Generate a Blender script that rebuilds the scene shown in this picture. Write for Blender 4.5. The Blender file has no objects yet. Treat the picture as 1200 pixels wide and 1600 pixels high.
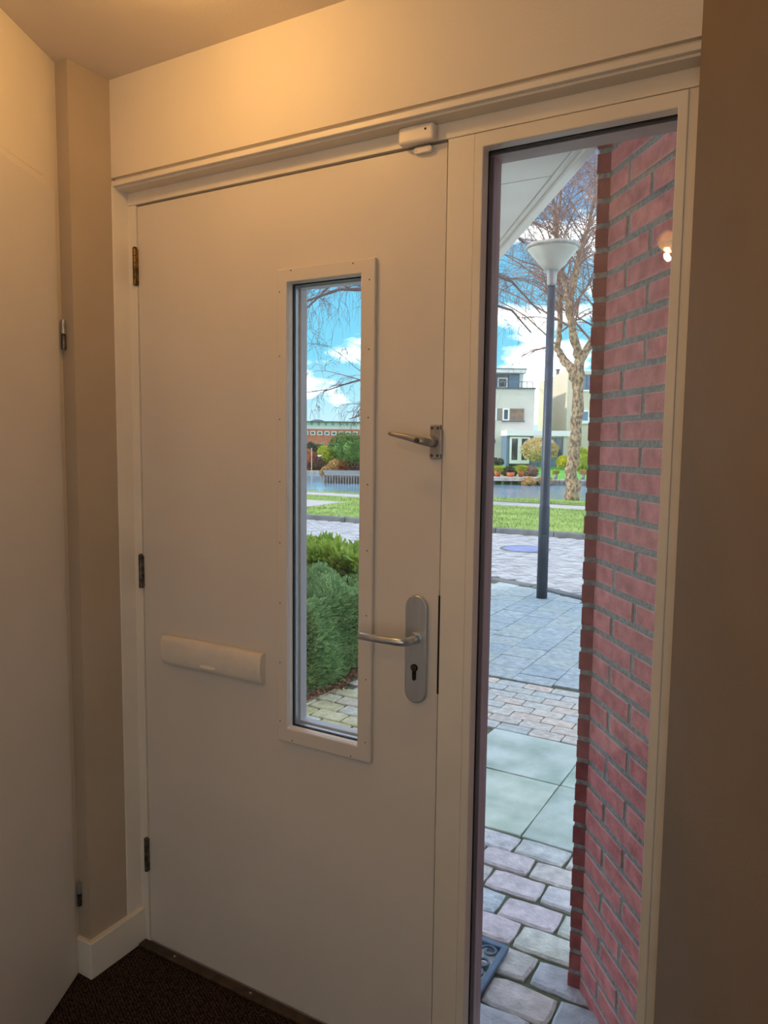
import bpy, bmesh, math, random
from mathutils import Vector, Matrix

# ------------------------------------------------------------------ camera, sky, sun, exposure
S = bpy.context.scene
col = S.collection
F_PX, YAW, PITCH, ROLL = 1167.24, 0.5231, -0.0940, 0.0115
CAM = Vector((1.6346, -1.4708, 1.4881))
FWD = Vector((-math.sin(YAW) * math.cos(PITCH), math.cos(YAW) * math.cos(PITCH), math.sin(PITCH)))
_r = Vector((math.cos(YAW), math.sin(YAW), 0))
_u = _r.cross(FWD)
RGT = math.cos(ROLL) * _r + math.sin(ROLL) * _u
UPV = -math.sin(ROLL) * _r + math.cos(ROLL) * _u
cd = bpy.data.cameras.new('camera')
cam = bpy.data.objects.new('camera', cd)
col.objects.link(cam)
cd.sensor_fit = 'VERTICAL'
cd.sensor_height = 36.0
cd.lens = F_PX * 36.0 / 1600.0
cd.clip_start, cd.clip_end = 0.02, 600
m = Matrix((RGT, UPV, -FWD)).transposed().to_4x4()
m.translation = CAM
cam.matrix_world = m
S.camera = cam

S.view_settings.view_transform = 'Standard'
S.view_settings.look = 'None'
S.view_settings.gamma = 1.0
S.view_settings.exposure = 0.0
S.view_settings.use_curve_mapping = False


def rgb(r, g, b):
    f = lambda c: (c / 255) / 12.92 if c <= 10 else (((c / 255) + .055) / 1.055) ** 2.4
    return (f(r), f(g), f(b), 1.0)


W = bpy.data.worlds.new('sky')
S.world = W
W.use_nodes = True
nt = W.node_tree
nt.nodes.clear()
wo = nt.nodes.new('ShaderNodeOutputWorld')
bg = nt.nodes.new('ShaderNodeBackground')
bg.inputs[1].default_value = 1.5
tc = nt.nodes.new('ShaderNodeTexCoord')
sep = nt.nodes.new('ShaderNodeSeparateXYZ')
nt.links.new(tc.outputs['Generated'], sep.inputs[0])
ramp = nt.nodes.new('ShaderNodeValToRGB')
els = ramp.color_ramp.elements
els[0].position = 0.0
els[0].color = rgb(196, 224, 236)
els[1].position = 1.0
els[1].color = rgb(104, 148, 214)
for p, c in ((0.05, (168, 216, 234)), (0.11, (118, 200, 230)), (0.22, (98, 186, 226)), (0.36, (106, 160, 222))):
    e = els.new(p)
    e.color = rgb(*c)
nt.links.new(sep.outputs['Z'], ramp.inputs[0])
mp = nt.nodes.new('ShaderNodeMapping')
mp.inputs['Scale'].default_value = (2.0, 2.0, 5.0)
mp.inputs['Location'].default_value = (0.35, 0.1, 0.4)
nt.links.new(tc.outputs['Generated'], mp.inputs[0])
nz = nt.nodes.new('ShaderNodeTexNoise')
nz.inputs['Scale'].default_value = 2.6
nz.inputs['Detail'].default_value = 7
nz.inputs['Roughness'].default_value = 0.55
nt.links.new(mp.outputs[0], nz.inputs['Vector'])
cr = nt.nodes.new('ShaderNodeValToRGB')
cr.color_ramp.elements[0].position = 0.485
cr.color_ramp.elements[1].position = 0.65
nt.links.new(nz.outputs['Fac'], cr.inputs[0])
mixc = nt.nodes.new('ShaderNodeMix')
mixc.data_type = 'RGBA'
nt.links.new(cr.outputs[0], mixc.inputs[0])
nt.links.new(ramp.outputs[0], mixc.inputs[6])
mixc.inputs[7].default_value = (3.2, 3.08, 2.95, 1)
nt.links.new(mixc.outputs[2], bg.inputs[0])
nt.links.new(bg.outputs[0], wo.inputs[0])

sd = bpy.data.lights.new('sun', 'SUN')
sd.energy = 3.1
sd.color = (1.0, 0.93, 0.82)
sd.angle = math.radians(1.2)
sun = bpy.data.objects.new('sun', sd)
col.objects.link(sun)
TO_SUN = Vector((-0.75, -0.55, 0.52)).normalized()
sun.rotation_euler = TO_SUN.to_track_quat('Z', 'Y').to_euler()

HD = Vector((0.447, -0.894, 0.0)).normalized()     # hall runs this way from the front door
HN = Vector((0.894, 0.447, 0.0)).normalized()      # across the hall, left to right
ad = bpy.data.lights.new('hall_fill_light', 'AREA')   # cool fill added out of view, in front of the made-up door
ad.shape = 'RECTANGLE'
ad.size, ad.size_y = 0.62, 1.70
ad.energy = 12.0
ad.color = (0.90, 0.96, 1.0)
area = bpy.data.objects.new('hall_fill_light', ad)
col.objects.link(area)
area.location = Vector((1.427, -0.060, 1.06)) + HD * 2.35 - HN * 0.05
area.rotation_euler = HN.to_track_quat('Z', 'Y').to_euler()

# ------------------------------------------------------------------ helpers
ORG = {}


def px(x, y, b):
    """world point on the sight line through photo pixel (x, y) at ground distance b from the camera"""
    d = FWD + (x - 600) / F_PX * RGT - (y - 800) / F_PX * UPV
    fh = Vector((FWD.x, FWD.y, 0)).normalized()
    return CAM + d * (b / d.dot(fh))


class MB:
    def __init__(self):
        self.v, self.f = [], []

    def add(self, vs, fs):
        n = len(self.v)
        self.v += [tuple(p) for p in vs]
        self.f += [tuple(i + n for i in q) for q in fs]
        return self

    def box(self, x0, x1, y0, y1, z0, z1):
        return self.prism([(x0, y0), (x1, y0), (x1, y1), (x0, y1)], z0, z1)

    def prism(self, poly, z0, z1):
        n = len(poly)
        vs = [(p[0], p[1], z0) for p in poly] + [(p[0], p[1], z1) for p in poly]
        fs = [tuple(range(n - 1, -1, -1)), tuple(range(n, 2 * n))]
        fs += [(i, (i + 1) % n, (i + 1) % n + n, i + n) for i in range(n)]
        return self.add(vs, fs)

    def extrude(self, pts, vec):
        n = len(pts)
        vec = Vector(vec)
        vs = [Vector(p) for p in pts] + [Vector(p) + vec for p in pts]
        fs = [tuple(range(n - 1, -1, -1)), tuple(range(n, 2 * n))]
        fs += [(i, (i + 1) % n, (i + 1) % n + n, i + n) for i in range(n)]
        return self.add(vs, fs)

    def ring(self, o, i, y0, y1):
        """rectangular frame in the xz plane: o, i = (x0, x1, z0, z1) outer and inner"""
        def c(r, y):
            return [(r[0], y, r[2]), (r[1], y, r[2]), (r[1], y, r[3]), (r[0], y, r[3])]
        vs = c(o, y0) + c(i, y0) + c(o, y1) + c(i, y1)
        fs = []
        for k in range(4):
            l = (k + 1) % 4
            fs += [(k, l, l + 4, k + 4), (k + 8, k + 12, l + 12, l + 8), (k, k + 8, l + 8, l), (k + 4, l + 4, l + 12, k + 12)]
        return self.add(vs, fs)

    def tube(self, pts, rad, n=8, cap=True):
        pts = [Vector(p) for p in pts]
        if not hasattr(rad, '__len__'):
            rad = [rad] * len(pts)
        base = len(self.v)
        ref = None
        for k, p in enumerate(pts):
            a = pts[max(k - 1, 0)]
            b = pts[min(k + 1, len(pts) - 1)]
            t = (b - a).normalized()
            if ref is None:
                ref = Vector((0, 0, 1)) if abs(t.z) < .9 else Vector((1, 0, 0))
            s = t.cross(ref)
            if s.length < 1e-5:
                s = t.orthogonal()
            s.normalize()
            w = s.cross(t)
            ref = w
            for j in range(n):
                q = 2 * math.pi * j / n
                self.v.append(tuple(p + rad[k] * (math.cos(q) * s + math.sin(q) * w)))
        for k in range(len(pts) - 1):
            for j in range(n):
                l = (j + 1) % n
                self.f.append((base + k * n + j, base + k * n + l, base + (k + 1) * n + l, base + (k + 1) * n + j))
        if cap:
            self.f.append(tuple(base + j for j in range(n - 1, -1, -1)))
            e = base + (len(pts) - 1) * n
            self.f.append(tuple(e + j for j in range(n)))
        return self

    def lathe(self, prof, c=(0, 0, 0), n=24, axis='Z'):
        base = len(self.v)
        for r, h in prof:
            for j in range(n):
                q = 2 * math.pi * j / n
                if axis == 'Z':
                    self.v.append((c[0] + r * math.cos(q), c[1] + r * math.sin(q), c[2] + h))
                else:
                    self.v.append((c[0] + r * math.cos(q), c[1] + h, c[2] + r * math.sin(q)))
        m_ = len(prof)
        for k in range(m_ - 1):
            for j in range(n):
                l = (j + 1) % n
                self.f.append((base + k * n + j, base + k * n + l, base + (k + 1) * n + l, base + (k + 1) * n + j))
        self.f.append(tuple(base + j for j in range(n - 1, -1, -1)))
        self.f.append(tuple(base + (m_ - 1) * n + j for j in range(n)))
        return self

    def leaf(self, p, d, l, w, rng):
        d = d.normalized()
        s = d.cross(Vector((rng.uniform(-1, 1), rng.uniform(-1, 1), rng.uniform(-1, 1))))
        if s.length < 1e-4:
            s = d.orthogonal()
        s.normalize()
        u = s.cross(d) * l * .12
        n = len(self.v)
        self.v += [tuple(p), tuple(p + d * l * .5 + s * w * .5 + u), tuple(p + d * l), tuple(p + d * l * .5 - s * w * .5 + u)]
        self.f += [(n, n + 1, n + 2), (n, n + 2, n + 3)]


def mesh(name, mb, normals=True):
    me = bpy.data.meshes.new(name)
    me.from_pydata(mb.v, [], mb.f)
    if normals:
        b = bmesh.new()
        b.from_mesh(me)
        bmesh.ops.recalc_face_normals(b, faces=b.faces)
        b.to_mesh(me)
        b.free()
    me.update()
    return me


def link(name, data, parent=None, loc=(0, 0, 0)):
    o = bpy.data.objects.new(name, data)
    col.objects.link(o)
    o.location = loc
    base = ORG.get(parent.name, Vector()) if parent else Vector()
    if parent:
        o.parent = parent
    ORG[o.name] = base + Vector(loc)
    return o


def obj(name, mb, material, parent=None, smooth=False, bevel=0, segs=2, world=True, normals=True):
    """one mesh object; vertices are given in world space unless world=False (then local to the parent)"""
    if parent and world:
        b = ORG[parent.name]
        mb.v = [(p[0] - b.x, p[1] - b.y, p[2] - b.z) for p in mb.v]
    me = mesh(name, mb, normals)
    me.materials.append(M[material])
    if smooth:
        me.polygons.foreach_set('use_smooth', [True] * len(me.polygons))
    o = link(name, me, parent)
    if bevel:
        md = o.modifiers.new('bevel', 'BEVEL')
        md.width = bevel
        md.segments = segs
        md.limit_method = 'ANGLE'
        md.angle_limit = math.radians(40)
    return o


def tag(o, label, cat, group=None, kind=None):
    o['label'] = label
    o['category'] = cat
    if group:
        o['group'] = group
    if kind:
        o['kind'] = kind
    return o


def thing(name, label, cat, loc=(0, 0, 0), rotz=0, group=None, kind=None):
    o = link(name, None, None, loc)
    o.rotation_euler = (0, 0, rotz)
    return tag(o, label, cat, group, kind)


# ------------------------------------------------------------------ materials
M = {}


def mat(name, c1, c2=None, rough=.6, metal=0, scale=8, detail=4, bump=0, bscale=None, spec=.5, lo=.35, hi=.65,
        rand=None, trans=0, edge=None, stretch=None, thin=0):
    m_ = bpy.data.materials.new(name)
    m_.use_nodes = True
    t = m_.node_tree
    b = t.nodes['Principled BSDF']
    b.inputs['Roughness'].default_value = rough
    b.inputs['Metallic'].default_value = metal
    b.inputs['Specular IOR Level'].default_value = spec
    tc_ = t.nodes.new('ShaderNodeTexCoord')
    vec = tc_.outputs['Object']
    if stretch:
        mp_ = t.nodes.new('ShaderNodeMapping')
        mp_.inputs['Scale'].default_value = stretch
        t.links.new(vec, mp_.inputs[0])
        vec = mp_.outputs[0]
    out = None
    if rand:                                         # each piece its own tone
        oi = t.nodes.new('ShaderNodeObjectInfo')
        rr = t.nodes.new('ShaderNodeValToRGB')
        rr.color_ramp.interpolation = 'LINEAR'
        e_ = rr.color_ramp.elements
        e_[0].color = rgb(*rand[0])
        e_[1].color = rgb(*rand[-1])
        for k, c in enumerate(rand[1:-1]):
            q = e_.new((k + 1) / (len(rand) - 1))
            q.color = rgb(*c)
        t.links.new(oi.outputs['Random'], rr.inputs[0])
        out = rr.outputs[0]
        ad_ = t.nodes.new('ShaderNodeVectorMath')
        ad_.operation = 'ADD'
        sc_ = t.nodes.new('ShaderNodeVectorMath')
        sc_.operation = 'SCALE'
        cmb = t.nodes.new('ShaderNodeCombineXYZ')
        for i_ in range(3):
            t.links.new(oi.outputs['Random'], cmb.inputs[i_])
        t.links.new(cmb.outputs[0], sc_.inputs[0])
        sc_.inputs['Scale'].default_value = 37.0
        t.links.new(vec, ad_.inputs[0])
        t.links.new(sc_.outputs[0], ad_.inputs[1])
        vec = ad_.outputs[0]
    if c2 is not None or rand:
        n_ = t.nodes.new('ShaderNodeTexNoise')
        n_.inputs['Scale'].default_value = scale
        n_.inputs['Detail'].default_value = detail
        t.links.new(vec, n_.inputs['Vector'])
        r_ = t.nodes.new('ShaderNodeMapRange')
        r_.inputs['From Min'].default_value = lo
        r_.inputs['From Max'].default_value = hi
        t.links.new(n_.outputs['Fac'], r_.inputs['Value'])
        mx = t.nodes.new('ShaderNodeMix')
        mx.data_type = 'RGBA'
        t.links.new(r_.outputs[0], mx.inputs[0])
        if rand:
            mx.blend_type = 'MULTIPLY'
            t.links.new(out, mx.inputs[6])
            mx.inputs[7].default_value = rgb(*c2) if c2 else (.8, .8, .8, 1)
        else:
            mx.inputs[6].default_value = rgb(*c1)
            mx.inputs[7].default_value = rgb(*c2)
        out = mx.outputs[2]
    if edge:                                         # lime smeared along the arrises of a brick
        g_ = t.nodes.new('ShaderNodeSeparateXYZ')
        t.links.new(tc_.outputs['Generated'], g_.inputs[0])
        last = None
        for ax, wd in edge[1]:
            a1 = t.nodes.new('ShaderNodeMath')
            a1.operation = 'SUBTRACT'
            t.links.new(g_.outputs[ax], a1.inputs[0])
            a1.inputs[1].default_value = .5
            a2 = t.nodes.new('ShaderNodeMath')
            a2.operation = 'ABSOLUTE'
            t.links.new(a1.outputs[0], a2.inputs[0])
            a3 = t.nodes.new('ShaderNodeMapRange')
            a3.inputs['From Min'].default_value = .5 - wd
            a3.inputs['From Max'].default_value = .5 - wd * .35
            t.links.new(a2.outputs[0], a3.inputs['Value'])
            if last is None:
                last = a3.outputs[0]
            else:
                a4 = t.nodes.new('ShaderNodeMath')
                a4.operation = 'MAXIMUM'
                t.links.new(last, a4.inputs[0])
                t.links.new(a3.outputs[0], a4.inputs[1])
                last = a4.outputs[0]
        n2 = t.nodes.new('ShaderNodeTexNoise')
        n2.inputs['Scale'].default_value = 30
        t.links.new(vec, n2.inputs['Vector'])
        a5 = t.nodes.new('ShaderNodeMath')
        a5.operation = 'MULTIPLY'
        t.links.new(last, a5.inputs[0])
        t.links.new(n2.outputs['Fac'], a5.inputs[1])
        mx2 = t.nodes.new('ShaderNodeMix')
        mx2.data_type = 'RGBA'
        t.links.new(a5.outputs[0], mx2.inputs[0])
        t.links.new(out, mx2.inputs[6])
        mx2.inputs[7].default_value = rgb(*edge[0])
        out = mx2.outputs[2]
    if out is not None:
        t.links.new(out, b.inputs['Base Color'])
    else:
        b.inputs['Base Color'].default_value = rgb(*c1)
    if bump:
        n3 = t.nodes.new('ShaderNodeTexNoise')
        n3.inputs['Scale'].default_value = bscale or scale * 4
        n3.inputs['Detail'].default_value = 5
        t.links.new(vec, n3.inputs['Vector'])
        bp_ = t.nodes.new('ShaderNodeBump')
        bp_.inputs['Strength'].default_value = bump
        bp_.inputs['Distance'].default_value = .01
        t.links.new(n3.outputs['Fac'], bp_.inputs['Height'])
        t.links.new(bp_.outputs[0], b.inputs['Normal'])
    if thin:                                         # leaves let light through
        tl = t.nodes.new('ShaderNodeBsdfTranslucent')
        if out is not None:
            t.links.new(out, tl.inputs[0])
        ms = t.nodes.new('ShaderNodeMixShader')
        ms.inputs[0].default_value = thin
        t.links.new(b.outputs[0], ms.inputs[1])
        t.links.new(tl.outputs[0], ms.inputs[2])
        t.links.new(ms.outputs[0], t.nodes['Material Output'].inputs[0])
    if trans:
        b.inputs['Transmission Weight'].default_value = trans
    M[name] = m_
    return m_


def glass(name, tint=(1, 1, 1, 1), f0=.05, rough=0.0):
    m_ = bpy.data.materials.new(name)
    m_.use_nodes = True
    t = m_.node_tree
    t.nodes.clear()
    o = t.nodes.new('ShaderNodeOutputMaterial')
    mx = t.nodes.new('ShaderNodeMixShader')
    tr = t.nodes.new('ShaderNodeBsdfTransparent')
    tr.inputs[0].default_value = tint
    gl = t.nodes.new('ShaderNodeBsdfGlossy')
    gl.inputs['Roughness'].default_value = rough
    ge = t.nodes.new('ShaderNodeNewGeometry')
    dt = t.nodes.new('ShaderNodeVectorMath')
    dt.operation = 'DOT_PRODUCT'
    t.links.new(ge.outputs['Incoming'], dt.inputs[0])
    t.links.new(ge.outputs['Normal'], dt.inputs[1])
    ab = t.nodes.new('ShaderNodeMath')
    ab.operation = 'ABSOLUTE'
    t.links.new(dt.outputs['Value'], ab.inputs[0])
    om = t.nodes.new('ShaderNodeMath')
    om.operation = 'SUBTRACT'
    om.inputs[0].default_value = 1
    t.links.new(ab.outputs[0], om.inputs[1])
    pw = t.nodes.new('ShaderNodeMath')
    pw.operation = 'POWER'
    t.links.new(om.outputs[0], pw.inputs[0])
    pw.inputs[1].default_value = 5
    ma = t.nodes.new('ShaderNodeMath')
    ma.operation = 'MULTIPLY_ADD'
    t.links.new(pw.outputs[0], ma.inputs[0])
    ma.inputs[1].default_value = 1 - f0
    ma.inputs[2].default_value = f0
    t.links.new(ma.outputs[0], mx.inputs[0])
    t.links.new(tr.outputs[0], mx.inputs[1])
    t.links.new(gl.outputs[0], mx.inputs[2])
    t.links.new(mx.outputs[0], o.inputs[0])
    M[name] = m_


def emit(name, c, s):
    m_ = bpy.data.materials.new(name)
    m_.use_nodes = True
    b = m_.node_tree.nodes['Principled BSDF']
    b.inputs['Base Color'].default_value = c
    b.inputs['Emission Color'].default_value = c
    b.inputs['Emission Strength'].default_value = s
    M[name] = m_


mat('white_wall', (232, 224, 210), (226, 218, 204), rough=.75, scale=2.5, bump=.06, bscale=160)
mat('ceiling_paint', (224, 214, 204), (216, 206, 196), rough=.85, scale=3, bump=.1, bscale=220)
mat('taupe_wall', (186, 172, 152), (178, 164, 144), rough=.8, scale=3, bump=.08, bscale=180)
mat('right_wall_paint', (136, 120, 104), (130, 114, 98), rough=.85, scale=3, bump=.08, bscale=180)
mat('door_paint', (224, 218, 210), (218, 212, 204), rough=.42, scale=3, bump=.03, bscale=60)
mat('frame_paint', (234, 228, 216), (226, 220, 208), rough=.42, scale=5, bump=.03, bscale=50)
mat('white_plastic', (236, 228, 218), rough=.35)
mat('ivory_plastic', (232, 224, 212), (226, 218, 206), rough=.5, scale=20)
mat('gasket_black', (18, 18, 22), rough=.6)
mat('dark_gap', (20, 17, 15), rough=.9)
mat('spacer_alu', (170, 182, 190), rough=.4, metal=.6)
mat('brushed_alu', (200, 206, 212), (188, 194, 200), rough=.30, metal=.8, scale=60, stretch=(1, 1, .05))
mat('dull_steel', (186, 184, 182), (160, 158, 156), rough=.4, metal=.65, scale=40)
mat('hinge_brass', (150, 118, 70), (86, 72, 52), rough=.4, metal=.9, scale=60)
mat('hinge_steel', (120, 112, 104), (70, 64, 60), rough=.45, metal=.8, scale=60)
mat('screw_dark', (92, 74, 62), rough=.5, metal=.3)
mat('brown_stain', (212, 204, 212), (194, 184, 192), rough=.5, scale=12, bump=.1, stretch=(6, 6, .4))
mat('head_paint', (206, 196, 190), (190, 180, 176), rough=.5, scale=9)
mat('brown_threshold', (84, 70, 56), (60, 50, 40), rough=.5, metal=.3, scale=30)
mat('brick', None, (205, 190, 190), rough=.75, scale=26, detail=6, bump=.35, bscale=120, lo=.3, hi=.7,
    rand=[(234, 150, 148), (238, 156, 154), (228, 144, 144), (236, 156, 150), (232, 148, 150)],
    edge=((222, 196, 190), (('X', .035), ('Z', .10))))
mat('brick_end_shaded', None, (205, 190, 190), rough=.75, scale=26, detail=6, bump=.35, bscale=120, lo=.3, hi=.7,  # shade on the inward-facing end strip, put into a darker brick colour
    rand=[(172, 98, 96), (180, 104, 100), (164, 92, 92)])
mat('mortar', (172, 176, 174), (138, 142, 140), rough=.95, scale=90, bump=.5, bscale=260)
mat('cobble', None, (196, 200, 200), rough=.85, scale=24, detail=8, bump=.5, bscale=90, lo=.3, hi=.75,
    rand=[(210, 222, 232), (232, 222, 224), (222, 230, 232), (240, 234, 222), (202, 216, 232), (230, 234, 220), (234, 222, 228)])
mat('yellow_cobble', None, (200, 202, 190), rough=.85, scale=24, detail=8, bump=.5, bscale=90, lo=.3, hi=.75,
    rand=[(230, 228, 180), (232, 230, 214), (222, 222, 168), (234, 226, 200), (224, 232, 226)])
mat('slab', None, (188, 202, 194), rough=.85, scale=5, detail=8, bump=.25, bscale=120, lo=.35, hi=.7,
    rand=[(208, 226, 216), (216, 232, 216), (208, 224, 224)])
mat('clinker', None, (206, 206, 204), rough=.85, scale=30, detail=6, bump=.3, bscale=110, lo=.3, hi=.7,
    rand=[(214, 222, 214), (238, 226, 210), (210, 222, 220), (230, 232, 220), (240, 232, 216), (216, 226, 224)])
mat('tile', None, (200, 206, 206), rough=.85, scale=22, detail=7, bump=.3, bscale=140, lo=.3, hi=.7,
    rand=[(190, 206, 210), (198, 212, 214), (196, 210, 204), (184, 202, 208), (202, 214, 212)])
mat('joint_sand', (112, 118, 92), (84, 92, 66), rough=.95, scale=14, bump=.4, bscale=200)
mat('road_brick', (190, 192, 194), (158, 160, 164), rough=.85, scale=6, detail=8, bump=.2, bscale=80)
mat('road_joint', (84, 90, 88), (70, 74, 72), rough=.95, scale=20)
mat('kerb', (120, 126, 128), (96, 102, 104), rough=.85, scale=6, bump=.3)
mat('manhole', (140, 152, 196), (118, 130, 176), rough=.6, scale=12, bump=.3)
mat('grass', (158, 178, 92), (112, 146, 66), rough=.9, scale=1.3, detail=9, bump=.5, bscale=30)
mat('grass_blade', (160, 184, 92), (112, 150, 62), rough=.8, scale=1.2)
mat('path', (196, 190, 192), (176, 170, 172), rough=.9, scale=3, bump=.2)
mat('bank_soil', (120, 110, 84), (90, 84, 60), rough=.95, scale=4, bump=.5)
mat('water', (118, 158, 186), (104, 136, 150), rough=.16, scale=.5, bump=.55, bscale=4, spec=.6)
mat('fascia_white', (244, 244, 238), (236, 236, 230), rough=.6, scale=6)
mat('soffit_white', (242, 242, 236), (234, 234, 228), rough=.75, scale=4)
mat('house_brick_out', (150, 80, 72), (128, 66, 60), rough=.85, scale=20, bump=.3)
mat('post_blue', (52, 70, 88), (40, 56, 72), rough=.45, scale=14, metal=.2)
mat('lamp_collar', (150, 158, 162), rough=.4, metal=.5)
mat('lamp_glass', (206, 214, 208), (188, 198, 190), rough=.3, scale=5, trans=.15)
mat('lamp_rim', (176, 182, 178), (140, 146, 140), rough=.7, scale=18)
mat('bark', (190, 164, 134), (106, 92, 82), rough=.95, scale=16, detail=8, bump=.9, bscale=24, stretch=(1, 1, .6), lo=.4, hi=.6)
mat('twig', (168, 140, 130), (124, 100, 104), rough=.9, scale=2)
mat('twig_dark', (116, 100, 104), (92, 80, 86), rough=.9, scale=2)
mat('leaf_small', (178, 208, 146), (118, 162, 106), rough=.6, scale=14, detail=8, thin=.35)
mat('leaf_big', (196, 216, 96), (130, 174, 80), rough=.4, scale=9, detail=6, thin=.3)
mat('hedge_core', (52, 66, 42), (34, 46, 30), rough=.95, scale=14)
mat('dry_leaf', (176, 132, 98), (120, 88, 66), rough=.9, scale=30)
mat('evergreen', (104, 142, 62), (58, 100, 48), rough=.8, scale=2, detail=7)
mat('yellow_green', (196, 196, 74), (142, 164, 56), rough=.8, scale=3)
mat('yellow_bush', (222, 212, 60), (180, 178, 52), rough=.8, scale=3)
mat('rust_bush', (196, 122, 84), (150, 88, 66), rough=.9, scale=3)
mat('mauve_bush', (164, 132, 118), (124, 98, 92), rough=.9, scale=3)
mat('straw', (218, 188, 130), (186, 150, 96), rough=.9, scale=4)
mat('cream_bush', (226, 208, 158), (192, 170, 118), rough=.9, scale=4)
mat('grey_brick', (226, 220, 208), (204, 198, 186), rough=.9, scale=14, detail=8, bump=.4, stretch=(1, 1, 3))
mat('slate_brick', (226, 214, 190), (206, 194, 172), rough=.9, scale=14, detail=8, bump=.3, stretch=(1, 1, 3))
mat('white_trim', (240, 240, 236), rough=.6)
mat('blue_grey_panel', (112, 134, 158), (100, 122, 146), rough=.6, scale=3)
mat('teal_panel', (104, 132, 142), rough=.6)
mat('brown_panel', (150, 138, 128), rough=.7)
mat('dark_coping', (96, 100, 106), rough=.7)
mat('curtain_glass', (156, 120, 92), (120, 100, 88), rough=.15, scale=3, spec=.6)
mat('dark_glass', (74, 84, 92), (56, 66, 74), rough=.12, scale=1, spec=.7)
mat('blue_glass', (92, 132, 160), rough=.12, spec=.7)
mat('deck_wood', (206, 196, 184), (176, 164, 150), rough=.85, scale=5)
mat('pile_wood', (150, 142, 132), (116, 108, 100), rough=.9, scale=6)
mat('lawn', (110, 180, 70), (84, 152, 54), rough=.9, scale=1.5)
mat('copper_pot', (196, 110, 70), (160, 84, 56), rough=.5, scale=6)
mat('orange_pot', (228, 130, 84), (206, 106, 66), rough=.6, scale=6)
mat('grey_pot', (150, 156, 160), (124, 130, 134), rough=.7, scale=6)
mat('dark_plant', (92, 92, 74), (58, 66, 48), rough=.9, scale=4)
mat('red_brick_far', (204, 128, 104), (178, 104, 86), rough=.9, scale=2, detail=6)
mat('far_white', (226, 230, 232), rough=.7)
mat('far_blue', (130, 170, 196), rough=.3)
mat('rubber_mat', (98, 126, 152), (84, 110, 136), rough=.55, scale=40)
mat('pale_frame', (214, 218, 222), (204, 208, 212), rough=.5, scale=6)
glass('pane_glass', (.985, .992, .99, 1), f0=.03)
emit('bulb_glow', (1.0, .78, .45, 1), 30.0)
emit('amber_shade', (1.0, .50, .16, 1), 3.5)


def carpet():
    m_ = bpy.data.materials.new('carpet')
    m_.use_nodes = True
    t = m_.node_tree
    b = t.nodes['Principled BSDF']
    b.inputs['Roughness'].default_value = .95
    b.inputs['Specular IOR Level'].default_value = .1
    tc_ = t.nodes.new('ShaderNodeTexCoord')
    mp_ = t.nodes.new('ShaderNodeMapping')
    mp_.inputs['Rotation'].default_value = (0, 0, .46)
    mp_.inputs['Scale'].default_value = (130, 130, 130)
    t.links.new(tc_.outputs['Object'], mp_.inputs[0])
    ck = t.nodes.new('ShaderNodeTexVoronoi')
    ck.inputs['Scale'].default_value = 1.0
    ck.inputs['Randomness'].default_value = .35
    t.links.new(mp_.outputs[0], ck.inputs['Vector'])
    r_ = t.nodes.new('ShaderNodeValToRGB')
    r_.color_ramp.elements[0].color = rgb(92, 72, 62)
    r_.color_ramp.elements[0].position = .1
    r_.color_ramp.elements[1].color = rgb(26, 20, 19)
    r_.color_ramp.elements[1].position = .55
    t.links.new(ck.outputs['Distance'], r_.inputs[0])
    t.links.new(r_.outputs[0], b.inputs['Base Color'])
    bp_ = t.nodes.new('ShaderNodeBump')
    bp_.inputs['Strength'].default_value = .8
    bp_.inputs['Distance'].default_value = .004
    bp_.invert = True
    t.links.new(ck.outputs['Distance'], bp_.inputs['Height'])
    t.links.new(bp_.outputs[0], b.inputs['Normal'])
    M['carpet'] = m_


carpet()


def brick_far(name, c1, c2, cm, scale, bw=.21, rh=.0625, rot=None):
    """small masonry seen from far: brick pattern on the wall in its own coordinates"""
    m_ = bpy.data.materials.new(name)
    m_.use_nodes = True
    t = m_.node_tree
    b = t.nodes['Principled BSDF']
    b.inputs['Roughness'].default_value = .9
    tc_ = t.nodes.new('ShaderNodeTexCoord')
    mp_ = t.nodes.new('ShaderNodeMapping')
    mp_.inputs['Rotation'].default_value = (math.radians(90), 0, 0)
    t.links.new(tc_.outputs['Object'], mp_.inputs[0])
    k = t.nodes.new('ShaderNodeTexBrick')
    k.inputs['Scale'].default_value = scale
    k.inputs['Color1'].default_value = rgb(*c1)
    k.inputs['Color2'].default_value = rgb(*c2)
    k.inputs['Mortar'].default_value = rgb(*cm)
    k.inputs['Brick Width'].default_value = bw
    k.inputs['Row Height'].default_value = rh
    k.inputs['Mortar Size'].default_value = .008
    t.links.new(mp_.outputs[0], k.inputs['Vector'])
    t.links.new(k.outputs[0], b.inputs['Base Color'])
    M[name] = m_


brick_far('porch_brick', (192, 100, 92), (176, 90, 84), (110, 112, 106), 1.0)
G = -0.03                                            # paving level outside

# ------------------------------------------------------------------ the hall
P_L = Vector((-0.076, -0.184, 0))
P_R = Vector((1.427, -0.060, 0))
LEN = 4.2
E_L, E_R = P_L + HD * LEN, P_R + HD * LEN
floor = obj('floor', MB().prism([(-.2, .06), (1.5, .06), (P_R + HD * LEN + HN * .15)[:2], (E_R + HD * .2 + HN * .15)[:2], (E_L + HD * .2 - HN * .15)[:2], (P_L - HN * .15)[:2]], -.12, 0), 'carpet')
tag(floor, 'dark brown woven carpet floor of the hall', 'floor', kind='structure')
ceil = obj('ceiling', MB().prism([(-.3, .1), (1.55, .1), (P_R + HN * .2)[:2], (E_R + HD * .2 + HN * .2)[:2], (E_L + HD * .2 - HN * .2)[:2], (P_L - HN * .2)[:2]], 2.424, 2.54), 'ceiling_paint')
tag(ceil, 'plain white hall ceiling lit warm near the front door', 'ceiling', kind='structure')
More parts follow.
